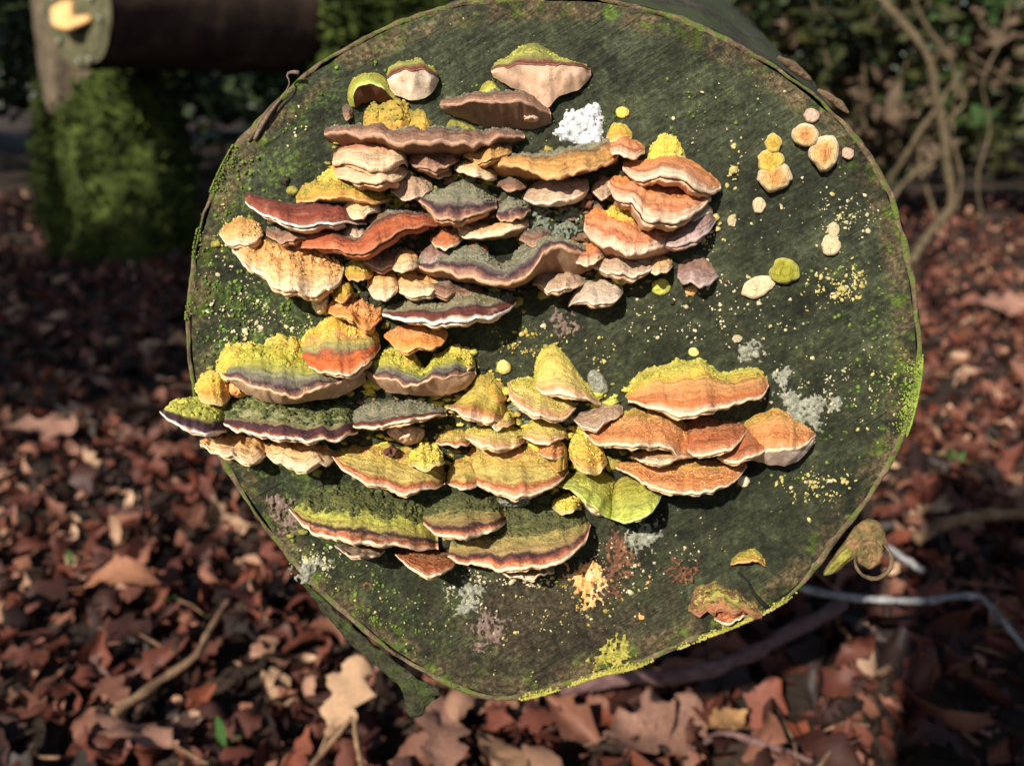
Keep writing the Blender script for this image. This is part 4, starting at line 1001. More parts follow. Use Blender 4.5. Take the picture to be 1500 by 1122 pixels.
# the speckles: thousands of pinhead fruit bodies
def speckles():
    V = []; Fc = []; MI = []
    mats = [knob_mat('speckcream'), knob_mat('speckyellow'), knob_mat('mustard')]
    clusters = [(390,490,70,42,150,0,3.4),(335,430,45,45,45,0,3),(1228,420,48,22,150,1,3.4),(1240,320,48,34,70,0,3.2),(1076,240,9,34,16,1,5),(1200,570,75,40,85,0,3),(1195,718,42,26,90,1,3.4),
                (1050,335,14,25,12,1,5),(1045,455,70,50,50,0,3.8),(770,500,42,20,80,2,3.2),(430,185,25,20,8,0,5),(1120,480,60,40,30,0,3),(950,470,60,40,26,0,4),(880,520,22,22,16,1,4.5),
                (900,830,60,40,60,0,3.4),(1000,800,60,50,30,0,3),(690,870,30,30,50,0,3),(460,830,36,20,60,0,3.5),(1150,300,120,90,40,0,2.6),(1120,160,120,60,30,0,2.4),(560,900,80,60,30,1,2.6),
                (800,930,120,60,60,1,2.4),(780,850,26,12,26,0,5),(740,845,40,10,20,0,4),(1050,420,30,30,14,0,4),(330,330,25,60,18,1,3),(1290,560,30,60,40,1,3),(860,880,60,30,50,2,3.2),(700,300,300,200,60,0,2.2),(1030,380,14,60,18,0,4)]
    for cx, cy, rx, ry, n, mi, s in clusters:
        done = 0; tries = 0
        while done < n * 1.5 and tries < n * 12:
            tries += 1
            x = cx + rnd.gauss(0, .6) * rx; y = cy + rnd.gauss(0, .6) * ry
            if fb(x * .045, y * .045, 6, 4) < rnd.uniform(-.25, .45) or not on_face(x, y): continue
            done += 1
            r = s * min(1.5, .22 + rnd.expovariate(3.8))
            el = rnd.uniform(.55, 1.0); ro = rnd.uniform(0, 3.14)
            b = len(V); m = 7; st = rnd.random()
            jit = [rnd.uniform(.65, 1.3) for _ in range(m)]
            for ring, (q, h) in enumerate(((1.05, -1.2), (.92, .3), (.5, .62))):
                for j in range(m):
                    a = 2 * math.pi * (j + st) / m
                    ex, ey = r * q * jit[j] * math.cos(a), r * q * jit[j] * el * math.sin(a)
                    V.append(P3(x + ex * math.cos(ro) - ey * math.sin(ro), y + ex * math.sin(ro) + ey * math.cos(ro), 1.2 + h * r * .8 + (rnd.uniform(-.2, .2) * r if ring else 0)))
            V.append(P3(x, y, 1.2 + r * .6))
            for ring in range(2):
                for j in range(m):
                    Fc.append((b + ring * m + j, b + ring * m + (j + 1) % m, b + (ring + 1) * m + (j + 1) % m, b + (ring + 1) * m + j))
            for j in range(m): Fc.append((b + 2 * m + j, b + 2 * m + (j + 1) % m, b + 3 * m))
            MI += [mi if rnd.random() < .8 else rnd.randrange(2)] * (3 * m)
    me = mesh('fungus_speckles', V, Fc)
    for m_ in mats: me.materials.append(m_)
    me.polygons.foreach_set('material_index', np.array(MI, dtype=np.int32))
    ob = obj('fungus_speckles', me, None, None, MF)
    tag(ob, 'pinhead cream speckles scattered over the log end', 'fungus', kind='stuff')
speckles()

def moss_granules():
    V = []; Fc = []
    for cx, cy, rx, ry, n in ((340,250,60,90,500),(330,430,50,90,700),(410,480,90,60,700),(520,860,90,70,700),(560,920,70,40,300),(640,130,160,40,260),(1240,380,60,90,300),(1290,560,40,90,400),(1180,650,120,90,300),(960,200,140,60,240),(480,640,60,40,200)):
        for _ in range(n):
            x = cx + rnd.gauss(0, .7) * rx; y = cy + rnd.gauss(0, .7) * ry
            if not on_face(x, y, .98) or fb(x * .035, y * .035, 14, 4) < rnd.uniform(-.1, .5): continue
            r = min(3.4, .8 + rnd.expovariate(1.1)); b = len(V)
            for q, hh in ((1.1, -1.0), (.7, .45)):
                for k in range(6):
                    a = math.pi * (k + rnd.random() * .6) / 3
                    V.append(P3(x + r * q * rnd.uniform(.7, 1.3) * math.cos(a), y + r * q * rnd.uniform(.7, 1.3) * math.sin(a), 1.4 + hh * r))
            V.append(P3(x, y, 1.4 + .75 * r))
            for k in range(6):
                Fc.append((b + k, b + (k + 1) % 6, b + 6 + (k + 1) % 6, b + 6 + k)); Fc.append((b + 6 + k, b + 6 + (k + 1) % 6, b + 12))
    m_ = mottled('face_moss', [(.3, (.035, .06, .010)), (.5, (.09, .15, .022)), (.72, (.20, .29, .05))], 120)
    ob = obj('moss_granules', mesh('moss_granules', V, Fc), m_, LOG)
    ob['kind'] = 'stuff'
moss_granules()
def crumbs():
    """algae crumbs and stunted knobs filling the gaps between the tiers"""
    V = []; Fc = []; MI = []
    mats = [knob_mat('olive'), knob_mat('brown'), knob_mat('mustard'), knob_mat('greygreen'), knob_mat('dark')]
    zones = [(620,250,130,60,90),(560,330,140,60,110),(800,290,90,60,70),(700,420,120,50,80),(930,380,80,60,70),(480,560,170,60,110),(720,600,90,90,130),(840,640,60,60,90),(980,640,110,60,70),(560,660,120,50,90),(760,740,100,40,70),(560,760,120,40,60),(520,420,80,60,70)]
    for cx, cy, rx, ry, n in zones:
        for k in range(n):
            x = cx + rnd.gauss(0, .6) * rx; y = cy + rnd.gauss(0, .5) * ry
            r = 2.5 + rnd.expovariate(.45); r = min(r, 9)
            if not on_face(x, y): continue
            b = len(V); m = 10; ph = rnd.random() * 9
            el = rnd.uniform(.5, 1)
            for ring, (q, h) in enumerate(((1.05, -.6), (1.0, .35), (.72, .75), (.35, .95))):
                for j in range(m):
                    a = 2 * math.pi * j / m
                    w = 1 + .6 * fb(math.cos(a) * 1.6 + ph, math.sin(a) * 1.3, ring * .4, 3)
                    V.append(P3(x + r * q * w * math.cos(a), y + r * q * w * el * math.sin(a), h * r * .9 + (rnd.uniform(-.12, .12) * r if ring else 0)))
            V.append(P3(x, y, r * .9))
            for ring in range(3):
                for j in range(m):
                    Fc.append((b + ring * m + j, b + ring * m + (j + 1) % m, b + (ring + 1) * m + (j + 1) % m, b + (ring + 1) * m + j))
            for j in range(m): Fc.append((b + 3 * m + j, b + 3 * m + (j + 1) % m, b + 4 * m))
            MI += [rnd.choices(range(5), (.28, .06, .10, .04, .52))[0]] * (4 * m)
    mats += [knob_mat('yellow'), knob_mat('yelloworange'), knob_mat('lime'), knob_mat('umberknob')]
    for cx, cy, rx, ry, n, pick in ((720,600,55,55,80,(5,6,2)),(790,640,55,45,90,(5,6,2)),(850,655,30,40,70,(5,6,7)),(885,585,26,16,30,(7,5)),(655,590,40,26,40,(2,5)),(560,560,60,20,40,(5,2)),(620,660,60,30,40,(2,5)),
                                    (560,250,90,30,60,(8,2)),(640,330,80,40,70,(8,1)),(690,280,60,30,40,(8,0)),(850,290,60,30,40,(8,1)),(930,350,60,40,50,(8,6)),(560,390,60,40,50,(8,6)),(500,440,30,30,30,(6,8)),(950,640,70,30,40,(6,8)),(700,400,80,30,40,(8,4)),(470,600,90,20,30,(0,8))):
        for k in range(n):
            x = cx + rnd.gauss(0, .55) * rx; y = cy + rnd.gauss(0, .55) * ry
            r = min(10, 3 + rnd.expovariate(.38)); b = len(V); m = 12; ph = rnd.random() * 9; el = rnd.uniform(.3, .65); hz = rnd.uniform(.6, 1.6)
            for ring, (q, h) in enumerate(((1.05, -.6), (1.1, .45), (.85, .8), (.4, .95))):
                for j in range(m):
                    a = 2 * math.pi * j / m
                    w = 1 + .85 * fb(math.cos(a) * 2.0 + ph, math.sin(a) * 2.0, ring * .4, 3)
                    V.append(P3(x + r * q * w * math.cos(a), y + r * q * w * el * math.sin(a) + ring * r * .12, h * r * hz + (rnd.uniform(-.1, .1) * r if ring else 0)))
            V.append(P3(x, y + r * .3, r * .95 * hz))
            for ring in range(3):
                for j in range(m):
                    Fc.append((b + ring * m + j, b + ring * m + (j + 1) % m, b + (ring + 1) * m + (j + 1) % m, b + (ring + 1) * m + j))
            for j in range(m): Fc.append((b + 3 * m + j, b + 3 * m + (j + 1) % m, b + 4 * m))
            MI += [rnd.choice(pick)] * (4 * m)
    me = mesh('algae_crumbs', V, Fc)
    for m_ in mats: me.materials.append(m_)
    me.polygons.foreach_set('material_index', np.array(MI, dtype=np.int32))
    tag(obj('algae_crumbs', me, None, None, MF), 'dark algae crumbs and stunted growth in the gaps between the brackets', 'algae', kind='stuff')
crumbs()

# curled stub at the right rim
def stub():
    root = empty('curled_bracket', MF @ Matrix.Translation(Vector(P3(1270, 805, 0))))
    tag(root, 'orange and green stub with a curled pale ring on the right rim', 'fungus')
    o = P3(1270, 805, 0)
    v, f, uv, oo = lump_mesh([(1206,838),(1232,800),(1252,770),(1272,760),(1292,768),(1299,788),(1294,806),(1270,806),(1246,822),(1222,840)], 11, -14, 1.5, .45)
    obj('cap', mesh('cap', v + (oo - o), f, True, uv), knob_mat('stub'), root)
    v, f, uv, oo = lump_mesh(oval(1274, 812, 21, 21), 13, -2, 1.5, .35, dish=.5)
    obj('knob', mesh('knob', v + (oo - o), f, True, uv), knob_mat('stub'), root)
    ring = []
    for k in range(25):
        a = math.radians(-60 + 250 * k / 24)
        ring.append(P3(1279 + 27 * math.cos(a), 820 + 27 * math.sin(a), 8 + 4 * math.sin(k * .4)) - o)
    v, f = tube(ring, [K * (1.0 + 2.4 * math.sin(math.pi * (.1 + .85 * k / 24))) for k in range(25)], 8, .5, 3)
    obj('ring', mesh('ring', v, f), M_SLIV, root)
    v, f, uv, oo = lump_mesh([(1206,842),(1216,826),(1234,806),(1246,800),(1250,812),(1236,826),(1220,840)], 10, -4, 1.0, .5)
    obj('rim_crust', mesh('rim_crust', v + (oo - o), f, True, uv), knob_mat('olive'), root)
stub()
# curl of bark fibre at the upper left rim
pth = [P3(372,205,6), P3(396,165,10), P3(415,140,12), P3(424,122,14), P3(420,110,16), P3(428,106,18), P3(438,108,16)]
v, f = tube(smooth_path(pth, 24), [K * (2.2 + 1.5 * math.sin(k * .3)) for k in range(25)], 7, .4, 2)
tag(obj('bark_fibre', mesh('bark_fibre', v, f), knob_mat('mauve'), None, MF), 'pale curl of bark fibre on the upper left rim', 'bark')
# dark crack at the lower right rim
pth = [P3(1082,838,1.5), P3(1096,852,1.5), P3(1104,868,1.5), P3(1114,880,1.5), P3(1124,890,1.5)]
v, f = tube(smooth_path(pth, 14), [K * (1.2 + 2.6 * k / 14) for k in range(15)], 6, .3, 2)
obj('crack', mesh('crack', v, f), mottled('dark_wood', [(.3, (.004, .004, .003)), (.7, (.012, .011, .008))]), LOG)

# ------------------------------------------------------------------ leaf litter
def leaf_shape(kind, curl, twist, fold, seed, n=11):
    """oak-like dead leaf along +x, length 1; 3 columns of stations"""
    r = random.Random(seed)
    V = []; Fc = []
    for i in range(n):
        u = i / (n - 1)
        if kind == 'oak':
            w = .26 * math.sin(math.pi * min(1, u * .93 + .03)) ** .7 * (1 + .36 * math.cos(u * 6.2 * math.pi + .5)) * (.6 + .6 * u)
        else:
            w = .22 * math.sin(math.pi * min(1, u * .96 + .02)) ** .85 * (1 + .06 * math.cos(u * 30))
        w = max(.012, w)
        zc = curl * ((u - .5) ** 2 - .25) + .03 * math.sin(u * 7 + seed)
        wl, wr = w * r.uniform(.85, 1.15), w * r.uniform(.85, 1.15)
        fl = fold + .10 * math.sin(u * 8 + seed * 1.3)
        tw = twist * (u - .5)
        cz = [.07 * noise.noise((u * 5, q * 1.7, seed * 3.1)) for q in range(5)]
        for y, zz in ((-wl, fl * wl), (-wl * .5, fl * wl * .35 + .012), (0, 0), (wr * .5, fl * wr * .35 + .012), (wr, (fl + .15 * math.sin(u * 6)) * wr)):
            zz += cz[len(V) % 5]
            V.append((u - .5 + .05 * noise.noise((u * 4, y * 9, seed)), y * math.cos(tw) - zz * math.sin(tw), zc + zz * math.cos(tw) + y * math.sin(tw)))
    for i in range(n - 1):
        for j in range(4):
            Fc.append((i * 5 + j, i * 5 + j + 1, i * 5 + j + 6, i * 5 + j + 5))
    b = len(V)
    # stalk
    for (x, y, z) in ((-.5, .007, 0), (-.5, -.007, 0), (-.70, -.004, -.02), (-.70, .008, -.02)):
        V.append((x, y, z + V[2][2]))
    Fc.append((b, b + 1, b + 2, b + 3))
    return np.array(V), np.array(Fc)

SHAPES = []
for k in range(12):
    SHAPES.append(leaf_shape('oak' if k % 2 else 'beech', rnd.uniform(-1.5, 1.7), rnd.uniform(-2.0, 2.0), rnd.uniform(-1.0, 1.5), k, 17))
LOWS = [leaf_shape('oak' if k % 2 else 'beech', rnd.uniform(-1.3, 1.5), rnd.uniform(-1.8, 1.8), rnd.uniform(-.9, 1.4), k + 40, 7) for k in range(14)]
LCOL = [(.078, .024, .015), (.120, .038, .024), (.036, .013, .009), (.175, .074, .046), (.28, .15, .095), (.016, .008, .006), (.38, .24, .15), (.145, .040, .021)]
LMAT = [leaf_material('dead_leaf_%d' % k, c) for k, c in enumerate(LCOL)]
LWT = [.20, .17, .16, .13, .08, .17, .04, .05]

def in_view(x, y, z=0.02):
    p = CM.inverted() @ Vector((x, y, z))
    if p.z > -.05: return None
    return (750 + F * p.x / -p.z, 561 - F * p.y / -p.z)

def litter():
    pts = []
    def scat(n, y0, y1):
        for _ in range(n):
            y = y0 + (y1 - y0) * rnd.random()
            hw = .9 + y * .72
            pts.append((rnd.uniform(-hw, hw), y))
    scat(9000, .30, 1.4); scat(11000, 1.4, 3.0); scat(7500, 3.0, 5.2)
    big = []; rest = []
    poly = OUT
    cx, cy = 800, 505
    order = sorted(pts, key=lambda p: p[1])
    for x, y in order:
        q = in_view(x, y)
        hid = q is not None and ((q[0] - cx) / 530) ** 2 + ((q[1] - cy) / 515) ** 2 < .93
        if q and -30 < q[0] < 1530 and 0 < q[1] < 1160 and not hid and len(big) < 286 and rnd.random() < .24:
            big.append((x, y))
        else:
            rest.append((x, y))
    n_mesh = {}
    for k, (x, y) in enumerate(big):
        si = rnd.randrange(len(SHAPES)); mi = rnd.choices(range(8), LWT)[0]
        if mi == 6 and y < .9: mi = 3
        if (si, mi) not in n_mesh:
            me = mesh('fallen_leaf', SHAPES[si][0], SHAPES[si][1]); me.materials.append(LMAT[mi]); n_mesh[(si, mi)] = me
        o = bpy.data.objects.new('fallen_leaf', n_mesh[(si, mi)])
        COL.objects.link(o)
        s = rnd.uniform(.028, .062)
        o.matrix_world = Matrix.Translation((x, y, ground_h(x, y) + rnd.uniform(.018, .040))) @ Euler((rnd.gauss(0, .55), rnd.gauss(0, .55), rnd.uniform(0, 6.28))).to_matrix().to_4x4() @ Matrix.Scale(s, 4)
        tag(o, 'ordinary dead brown leaf, one of many in the leaf litter', 'leaf', 'fallen leaves on the ground')
    Vs = []; Fs = []; MI = []; b = 0
    for x, y in rest:
        sv, sf = LOWS[rnd.randrange(len(LOWS))]
        s = rnd.uniform(.010, .045) if rnd.random() < .8 else rnd.uniform(.04, .07)
        E = np.array(Euler((rnd.gauss(0, .7), rnd.gauss(0, .7), rnd.uniform(0, 6.28))).to_matrix()) * s
        Vs.append(sv @ E.T + np.array((x, y, ground_h(x, y) + rnd.uniform(.002, .034))))
        Fs.append(sf + b); b += len(sv)
        MI += [rnd.choices(range(8), LWT)[0]] * len(sf)
    me = mesh('leaf_litter', np.vstack(Vs), np.vstack(Fs))
    for m in LMAT: me.materials.append(m)
    me.polygons.foreach_set('material_index', np.array(MI, dtype=np.int32))
    tag(obj('leaf_litter', me, None), 'mass of dead reddish-brown leaves covering the ground', 'leaf litter', kind='stuff')
litter()

# leaves that stand out
M_TAN = leaf_material('tan_leaf', (.42, .26, .15), .55, .3)
M_PINKTAN = leaf_material('pinkish_leaf', (.24, .125, .088), .55, .35)
def leaf_at(label, sx, sy, size, rot, mat, kind='oak', curl=.35, fold=.25, tilt=(.2, -.1), z=.045, seed=1):
    V, Fc = leaf_shape(kind, curl, .8, fold, seed, 21)
    g = ground_at(sx, sy, z)
    o = obj('fallen_leaf', mesh('fallen_leaf', V, Fc), mat)
    o.matrix_world = Matrix.Translation(g) @ Euler((tilt[0], tilt[1], rot)).to_matrix().to_4x4() @ Matrix.Scale(size, 4)
    tag(o, label, 'leaf')
leaf_at('pale tan oak leaf standing up below the lower left of the log', 505, 1018, .068, math.radians(70), M_TAN, tilt=(.3, -.5), z=.06, seed=3, fold=.1)
leaf_at('brown oak leaf with stalk at the bottom left', 205, 1062, .085, math.radians(150), M_PINKTAN, tilt=(.35, .0), seed=4, fold=.1)
leaf_at('pale tan leaf lit at the left edge', 60, 622, .10, math.radians(20), M_PINKTAN, tilt=(.35, .1), seed=5)
leaf_at('second pale tan leaf beside the lit one at the left edge', 105, 604, .10, math.radians(100), M_TAN, tilt=(.4, .2), seed=6)
leaf_at('pinkish star-shaped leaf at the right edge', 1480, 445, .17, math.radians(10), M_PINKTAN, tilt=(.5, .1), seed=7)
leaf_at('curled orange-brown leaf at the lower left', 180, 860, .075, math.radians(8), leaf_material('orange_leaf', (.30, .13, .07)), 'beech', curl=-1.1, tilt=(.3, 0), seed=8)
leaf_at('large pinkish leaf at the bottom right of centre', 960, 1060, .10, math.radians(30), M_PINKTAN, tilt=(.3, .1), seed=9)
leaf_at('tan pointed leaf at the bottom centre', 735, 1095, .075, math.radians(120), leaf_material('tan_brown_leaf', (.30, .17, .095)), 'beech', tilt=(.3, .2), seed=10)
leaf_at('pink-brown leaf at the bottom left of centre', 650, 1075, .08, math.radians(100), M_PINKTAN, tilt=(.3, -.2), seed=11)
leaf_at('small tan leaf left of the bottom shadow', 1068, 1052, .05, math.radians(40), leaf_material('amber_leaf', (.44, .24, .10)), 'beech', tilt=(.3, .2), seed=12)

# twigs
M_TWIG = bark_material('twig_bark', (.06, .035, .02), (.17, .10, .055), (.30, .19, .11))
M_GREYTWIG = bark_material('grey_twig_bark', (.07, .068, .07), (.19, .185, .19), (.38, .36, .35))
M_PURPTWIG = bark_material('purple_twig_bark', (.06, .03, .03), (.14, .075, .07), (.22, .13, .115))
def twig(label, pts, r0, r1, mat, n=30, name='twig'):
    P = smooth_path([ground_at(sx, sy, z) for sx, sy, z in pts], n)
    v, f = tube(P, [(r0 + (r1 - r0) * k / n) * (1 + .28 * nz(k * .45, pts[0][0])) for k in range(n + 1)], 9, .5, pts[0][0] * .1)
    tag(obj(name, mesh(name, v, f), mat), label, 'twig')
twig('thin brown twig crossing the litter at the lower left', [(165,1045,.05),(230,1000,.055),(285,962,.06),(310,920,.06),(335,880,.06)], .0042, .0028, M_TWIG)
twig('grey-white stick running right from the lower right rim', [(1150,850,.16),(1200,868,.16),(1260,876,.16),(1350,880,.15),(1420,872,.14),(1448,885,.13),(1500,945,.12),(1560,990,.10)], .0032, .0024, M_GREYTWIG, 60)
twig('purple-brown stick passing behind the bottom of the log', [(820,1010,.09),(915,992,.09),(1000,988,.09),(1080,965,.09),(1160,925,.09),(1235,885,.08)], .0062, .0058, M_PURPTWIG)
twig('pale stick at the right beyond the curled stub', [(1290,795,.12),(1320,815,.12),(1352,836,.11)], .0035, .003, M_GREYTWIG)
twig('slender pale stalk at the bottom left of centre', [(455,1122,.03),(490,1080,.05),(515,1050,.065)], .0022, .0018, M_TWIG)
twig('second slender stalk below the tan oak leaf', [(530,1125,.03),(522,1085,.05),(518,1050,.065)], .002, .0015, M_TWIG)
twig('thin light stalk of the brown oak leaf', [(250,1088,.05),(280,1105,.04),(320,1128,.03)], .0014, .0012, M_TWIG)
twig('dark twig lying at the bottom right of centre', [(1010,1100,.03),(1060,1075,.03),(1120,1090,.03),(1190,1115,.03)], .003, .0025, M_PURPTWIG)
twig('brown stick lying at the right edge beside the shadow', [(1340,790,.05),(1380,768,.06),(1440,755,.06),(1510,752,.06)], .008, .007, M_TWIG)

def debris():
    V = []; Fc = []
    for k in range(420):
        y = rnd.uniform(.4, 3.4); x = rnd.uniform(-1, 1) * (.6 + .7 * y)
        a = rnd.uniform(0, 6.28); l = rnd.uniform(.02, .11)
        z = ground_h(x, y) + rnd.uniform(.015, .045)
        d = Vector((math.cos(a), math.sin(a), rnd.gauss(0, .2)))
        v, f = tube([Vector((x, y, z)), Vector((x, y, z)) + d * l * .5 + Vector((rnd.gauss(0, .006), rnd.gauss(0, .006), 0)), Vector((x, y, z)) + d * l], [.0016, .0013, .0007], 5)
        Fc += [tuple(i + len(V) for i in q) for q in f]; V += v
    tag(obj('twig_debris', mesh('twig_debris', V, Fc), M_TWIG), 'fine twig bits scattered through the leaf litter', 'twigs', kind='stuff')
debris()
M_SPRIG = leaf_material('green_sprig', (.05, .11, .022), .6, .3)
def sprig(label, sx, sy, h, n=5):
    g = ground_at(sx, sy, .02)
    V = []; Fc = []
    s = random.Random(int(sx))
    for k in range(n):
        a = s.uniform(0, 6.28); l = h * s.uniform(.6, 1.1); w = l * .22
        d = Vector((math.cos(a), math.sin(a), s.uniform(.6, 1.6))).normalized()
        sd = d.cross(Vector((0, 0, 1))).normalized()
        b = len(V)
        for t, ww in ((0, .2), (.4, 1), (.75, .7), (1, .05)):
            p = d * l * t - Vector((0, 0, 1)) * l * .35 * t * t
            V.append(p + sd * w * ww * .5); V.append(p - sd * w * ww * .5)
        for q in range(3): Fc.append((b + 2 * q, b + 2 * q + 1, b + 2 * q + 3, b + 2 * q + 2))
    o = obj('seedling', mesh('seedling', V, Fc), M_SPRIG, None, Matrix.Translation(g))
    tag(o, label, 'seedling')
sprig('green sprig at the bottom left below the brown oak leaf', 330, 1095, .035)
sprig('green sprig in the litter left of the log', 228, 880, .03)
sprig('green sprig at the far left in the litter', 105, 828, .04)
sprig('green sprig at the right by the lit litter', 1405, 680, .05)
sprig('dim green sprig at the left in shade', 35, 505, .09)
sprig('green sprig at the bottom right of centre', 1105, 1030, .025)

# ------------------------------------------------------------------ background: posts, rail log, shrubs, trees
M_POST = bark_material('post_wood', (.04, .028, .018), (.10, .075, .048), (.17, .13, .085), scale=.35)
M_MOSS = mottled('post_moss', [(.32, (.014, .020, .004)), (.5, (.040, .058, .009)), (.70, (.085, .112, .018))], 20, .95, .8, .01)
M_DARKLOG = bark_material('rail_bark', (.018, .010, .007), (.045, .025, .017), (.085, .05, .032), scale=.3)

def moss_blades(V0, N0, n, ln, seed):
    s = random.Random(seed)
    V = []; Fc = []
    for _ in range(n):
        k = s.randrange(len(V0))
        p = Vector(V0[k]) + Vector((s.gauss(0, .012), s.gauss(0, .012), s.gauss(0, .012))); nn = Vector(N0[k])
        d = (nn + Vector((s.gauss(0, .6), s.gauss(0, .6), s.gauss(0, .6) - .2))).normalized()
        sd = d.cross(Vector((s.gauss(0, 1), s.gauss(0, 1), s.gauss(0, 1)))).normalized() * ln * .22
        b = len(V)
        V += [p - sd, p + sd, p + d * ln * s.uniform(.5, 1.3)]
        Fc.append((b, b + 1, b + 2))
    return V, Fc

def mossy_post(label, base, r, h, mossh, lean=(0, 0), seed=1):
    root = empty('post', Matrix.Translation(base))
    tag(root, label, 'post', 'posts behind the log')
    n = 26
    path = [(lean[0] * k / n * h, lean[1] * k / n * h, -.05 + h * k / n) for k in range(n + 1)]
    v, f = tube(path, [r * (.96 - .10 * k / n) for k in range(n + 1)], 40, .12, seed)
    obj('shaft', mesh('shaft', v, f), M_POST, root)
    m = 22; V = []; Nn = []
    for k in range(m + 1):
        z = -.03 + mossh * k / m
        for q in range(60):
            a = 2 * math.pi * q / 60
            top = mossh * (1 + .18 * math.sin(a * 2 + seed) + .1 * fb(a * 2, seed, 0, 3))
            zz = -.03 + top * k / m
            rr = r * (1.03 + .10 * (1 - k / m) ** 3) + (.018 + .050 * fb(math.cos(a) * 3, math.sin(a) * 3, zz * 9 + seed, 4)) * (1 - (k / m) ** 6)
            V.append((lean[0] * zz + rr * math.cos(a), lean[1] * zz + rr * math.sin(a), zz)); Nn.append((math.cos(a), math.sin(a), .2))
    Fc = []
    for k in range(m):
        for q in range(60):
            Fc.append((k * 60 + q, k * 60 + (q + 1) % 60, (k + 1) * 60 + (q + 1) % 60, (k + 1) * 60 + q))
    mo = obj('moss', mesh('moss', V, Fc), M_MOSS, root)
    bv, bf = moss_blades(V, Nn, 9000, .028, seed)
    bl = obj('moss_fronds', mesh('moss_fronds', bv, bf, False), M_MOSS, root)
    bl['kind'] = 'stuff'
    return root

gp = ground_at(150, 388)
mossy_post('post wrapped in green moss at the upper left', Vector((gp.x, gp.y + .2, 0)), .195, 1.5, .60, (-.02, .02), 3)

def rail_log():
    # its near end shows at the top left, the flank runs off to the right in shade
    yd = gp.y - .28
    c0 = at_dist(112, 6, yd)
    c1 = Vector((c0.x + 1.35, c0.y + 2.0, c0.z + .02))
    root = empty('rail_log', Matrix.Translation(c0))
    tag(root, 'dark log lying across behind, its sawn end at the top left corner', 'log')
    ax = (c1 - c0); L = ax.length; ax = ax.normalized()
    up = Vector((0, 0, 1)); sd = ax.cross(up).normalized(); up2 = sd.cross(ax).normalized()
    R = .172
    n, seg = 40, 48
    V = []
    for k in range(n + 1):
        for q in range(seg):
            a = 2 * math.pi * q / seg
            r = R * (1 + .05 * fb(math.cos(a) * 2, math.sin(a) * 2, k * .3, 4))
            V.append(tuple(ax * (L * k / n) + (sd * math.cos(a) + up2 * math.sin(a)) * r))
    Fc = [(k * seg + q, k * seg + (q + 1) % seg, (k + 1) * seg + (q + 1) % seg, (k + 1) * seg + q) for k in range(n) for q in range(seg)]
    obj('bark', mesh('bark', V, Fc), M_DARKLOG, root)
    W_ = [tuple(Vector(V[q]) * .97 - ax * .004) for q in range(seg)]
    Vf = [tuple(Vector((0, 0, 0)) - ax * .006)] + W_
    obj('cut_face', mesh('cut_face', Vf, [(0, 1 + q, 1 + (q + 1) % seg) for q in range(seg)]), mottled('old_wood', [(.3, (.035, .033, .018)), (.5, (.085, .08, .04)), (.72, (.16, .14, .075))], 30, .9, .6, .01), root)
    # pale specks on that end
    s = random.Random(5)
    for k in range(9):
        a, q = s.uniform(0, 6.28), s.uniform(.4, .92) * R
        p = (sd * math.cos(a) + up2 * math.sin(a)) * q - ax * .008
        vv, ff = tube([p, p - ax * .006, p - ax * .010], [.008, .009, .003], 8, .2, k)
        o = obj('pale_spot', mesh('pale_spot', vv, ff), knob_mat('palegrey'), root)
    return root, c0, ax, sd, up2, R
RL, rl0, rax, rsd, rup, RR = rail_log()
# tan bracket on the rail log's end
def rail_fungus():
    V = []; Fc = []
    n, m = 26, 8
    o = rl0 - rax * .006
    fwd = -rax
    for i in range(n + 1):
        a = math.pi * i / n
        for j in range(m):
            r = j / (m - 1)
            w = .075 * (1 + .15 * math.sin(i * .9))
            p = rsd * (math.cos(a) * w * r) + fwd * (math.sin(a) * .055 * r) - rup * (.035 * r * math.sin(a) * 1.4 + .02 * math.cos(a))
            V.append(tuple(p))
    Fc = grid_faces(n + 1, m)
    ob = obj('bracket_fungus', mesh('bracket_fungus', V, Fc), knob_mat('apricot'), None, Matrix.Translation(o - rup * .012 - rsd * .01))
    md = ob.modifiers.new('thick', 'SOLIDIFY'); md.thickness = .012
    tag(ob, 'tan bracket on the sawn end of the dark rail log at the top left', 'bracket fungus')
rail_fungus()
# hanging moss over the rail log, just left above the big log
def moss_drape():
    V0 = []; N0 = []
    V = []; Fc = []
    n, m = 50, 36
    t0 = 0.75; 
    for i in range(n + 1):
        for j in range(m + 1):
            u = i / n; a = math.radians(-70 + 250 * j / m)
            ed = .055 * fb(j * .25, 3, 1, 3) * (1 if i in (0, n) else .6)
            r = RR * 1.05 + .035 + .03 * fb(i * .25, j * .25, 2, 4)
            p = rl0 + rax * (t0 + .95 * u + ed) + (rsd * math.cos(a) + rup * math.sin(a)) * r
            V.append(tuple(p)); V0.append(p); N0.append((rsd * math.cos(a) + rup * math.sin(a)))
    root = empty('moss_mat', Matrix.Translation((0, 0, 0)))
    tag(root, 'dark green moss mat draped over the rail log above the big log', 'moss')
    obj('mat', mesh('mat', V, grid_faces(n + 1, m + 1)), M_MOSS, root)
    bv, bf = moss_blades(V0, N0, 14000, .045, 9)
    o = obj('moss_fronds', mesh('moss_fronds', bv, bf, False), M_MOSS, root); o['kind'] = 'stuff'
moss_drape()
# a post carrying the far end of the rail log and one under the big log, both mostly hidden
pe = rl0 + rax * 1.9
mossy_post('mossy post under the far end of the rail log, behind the big log', Vector((pe.x, pe.y, 0)), .16, pe.z - RR + .06, .5, (0, 0), 7)
rear = MF @ Vector(tuple(P3(800, 500, 0) + AX * .85))
mossy_post('short post holding up the rear of the big log', Vector((rear.x, rear.y, 0)), .09, rear.z - .125, .3, (0, 0), 11)

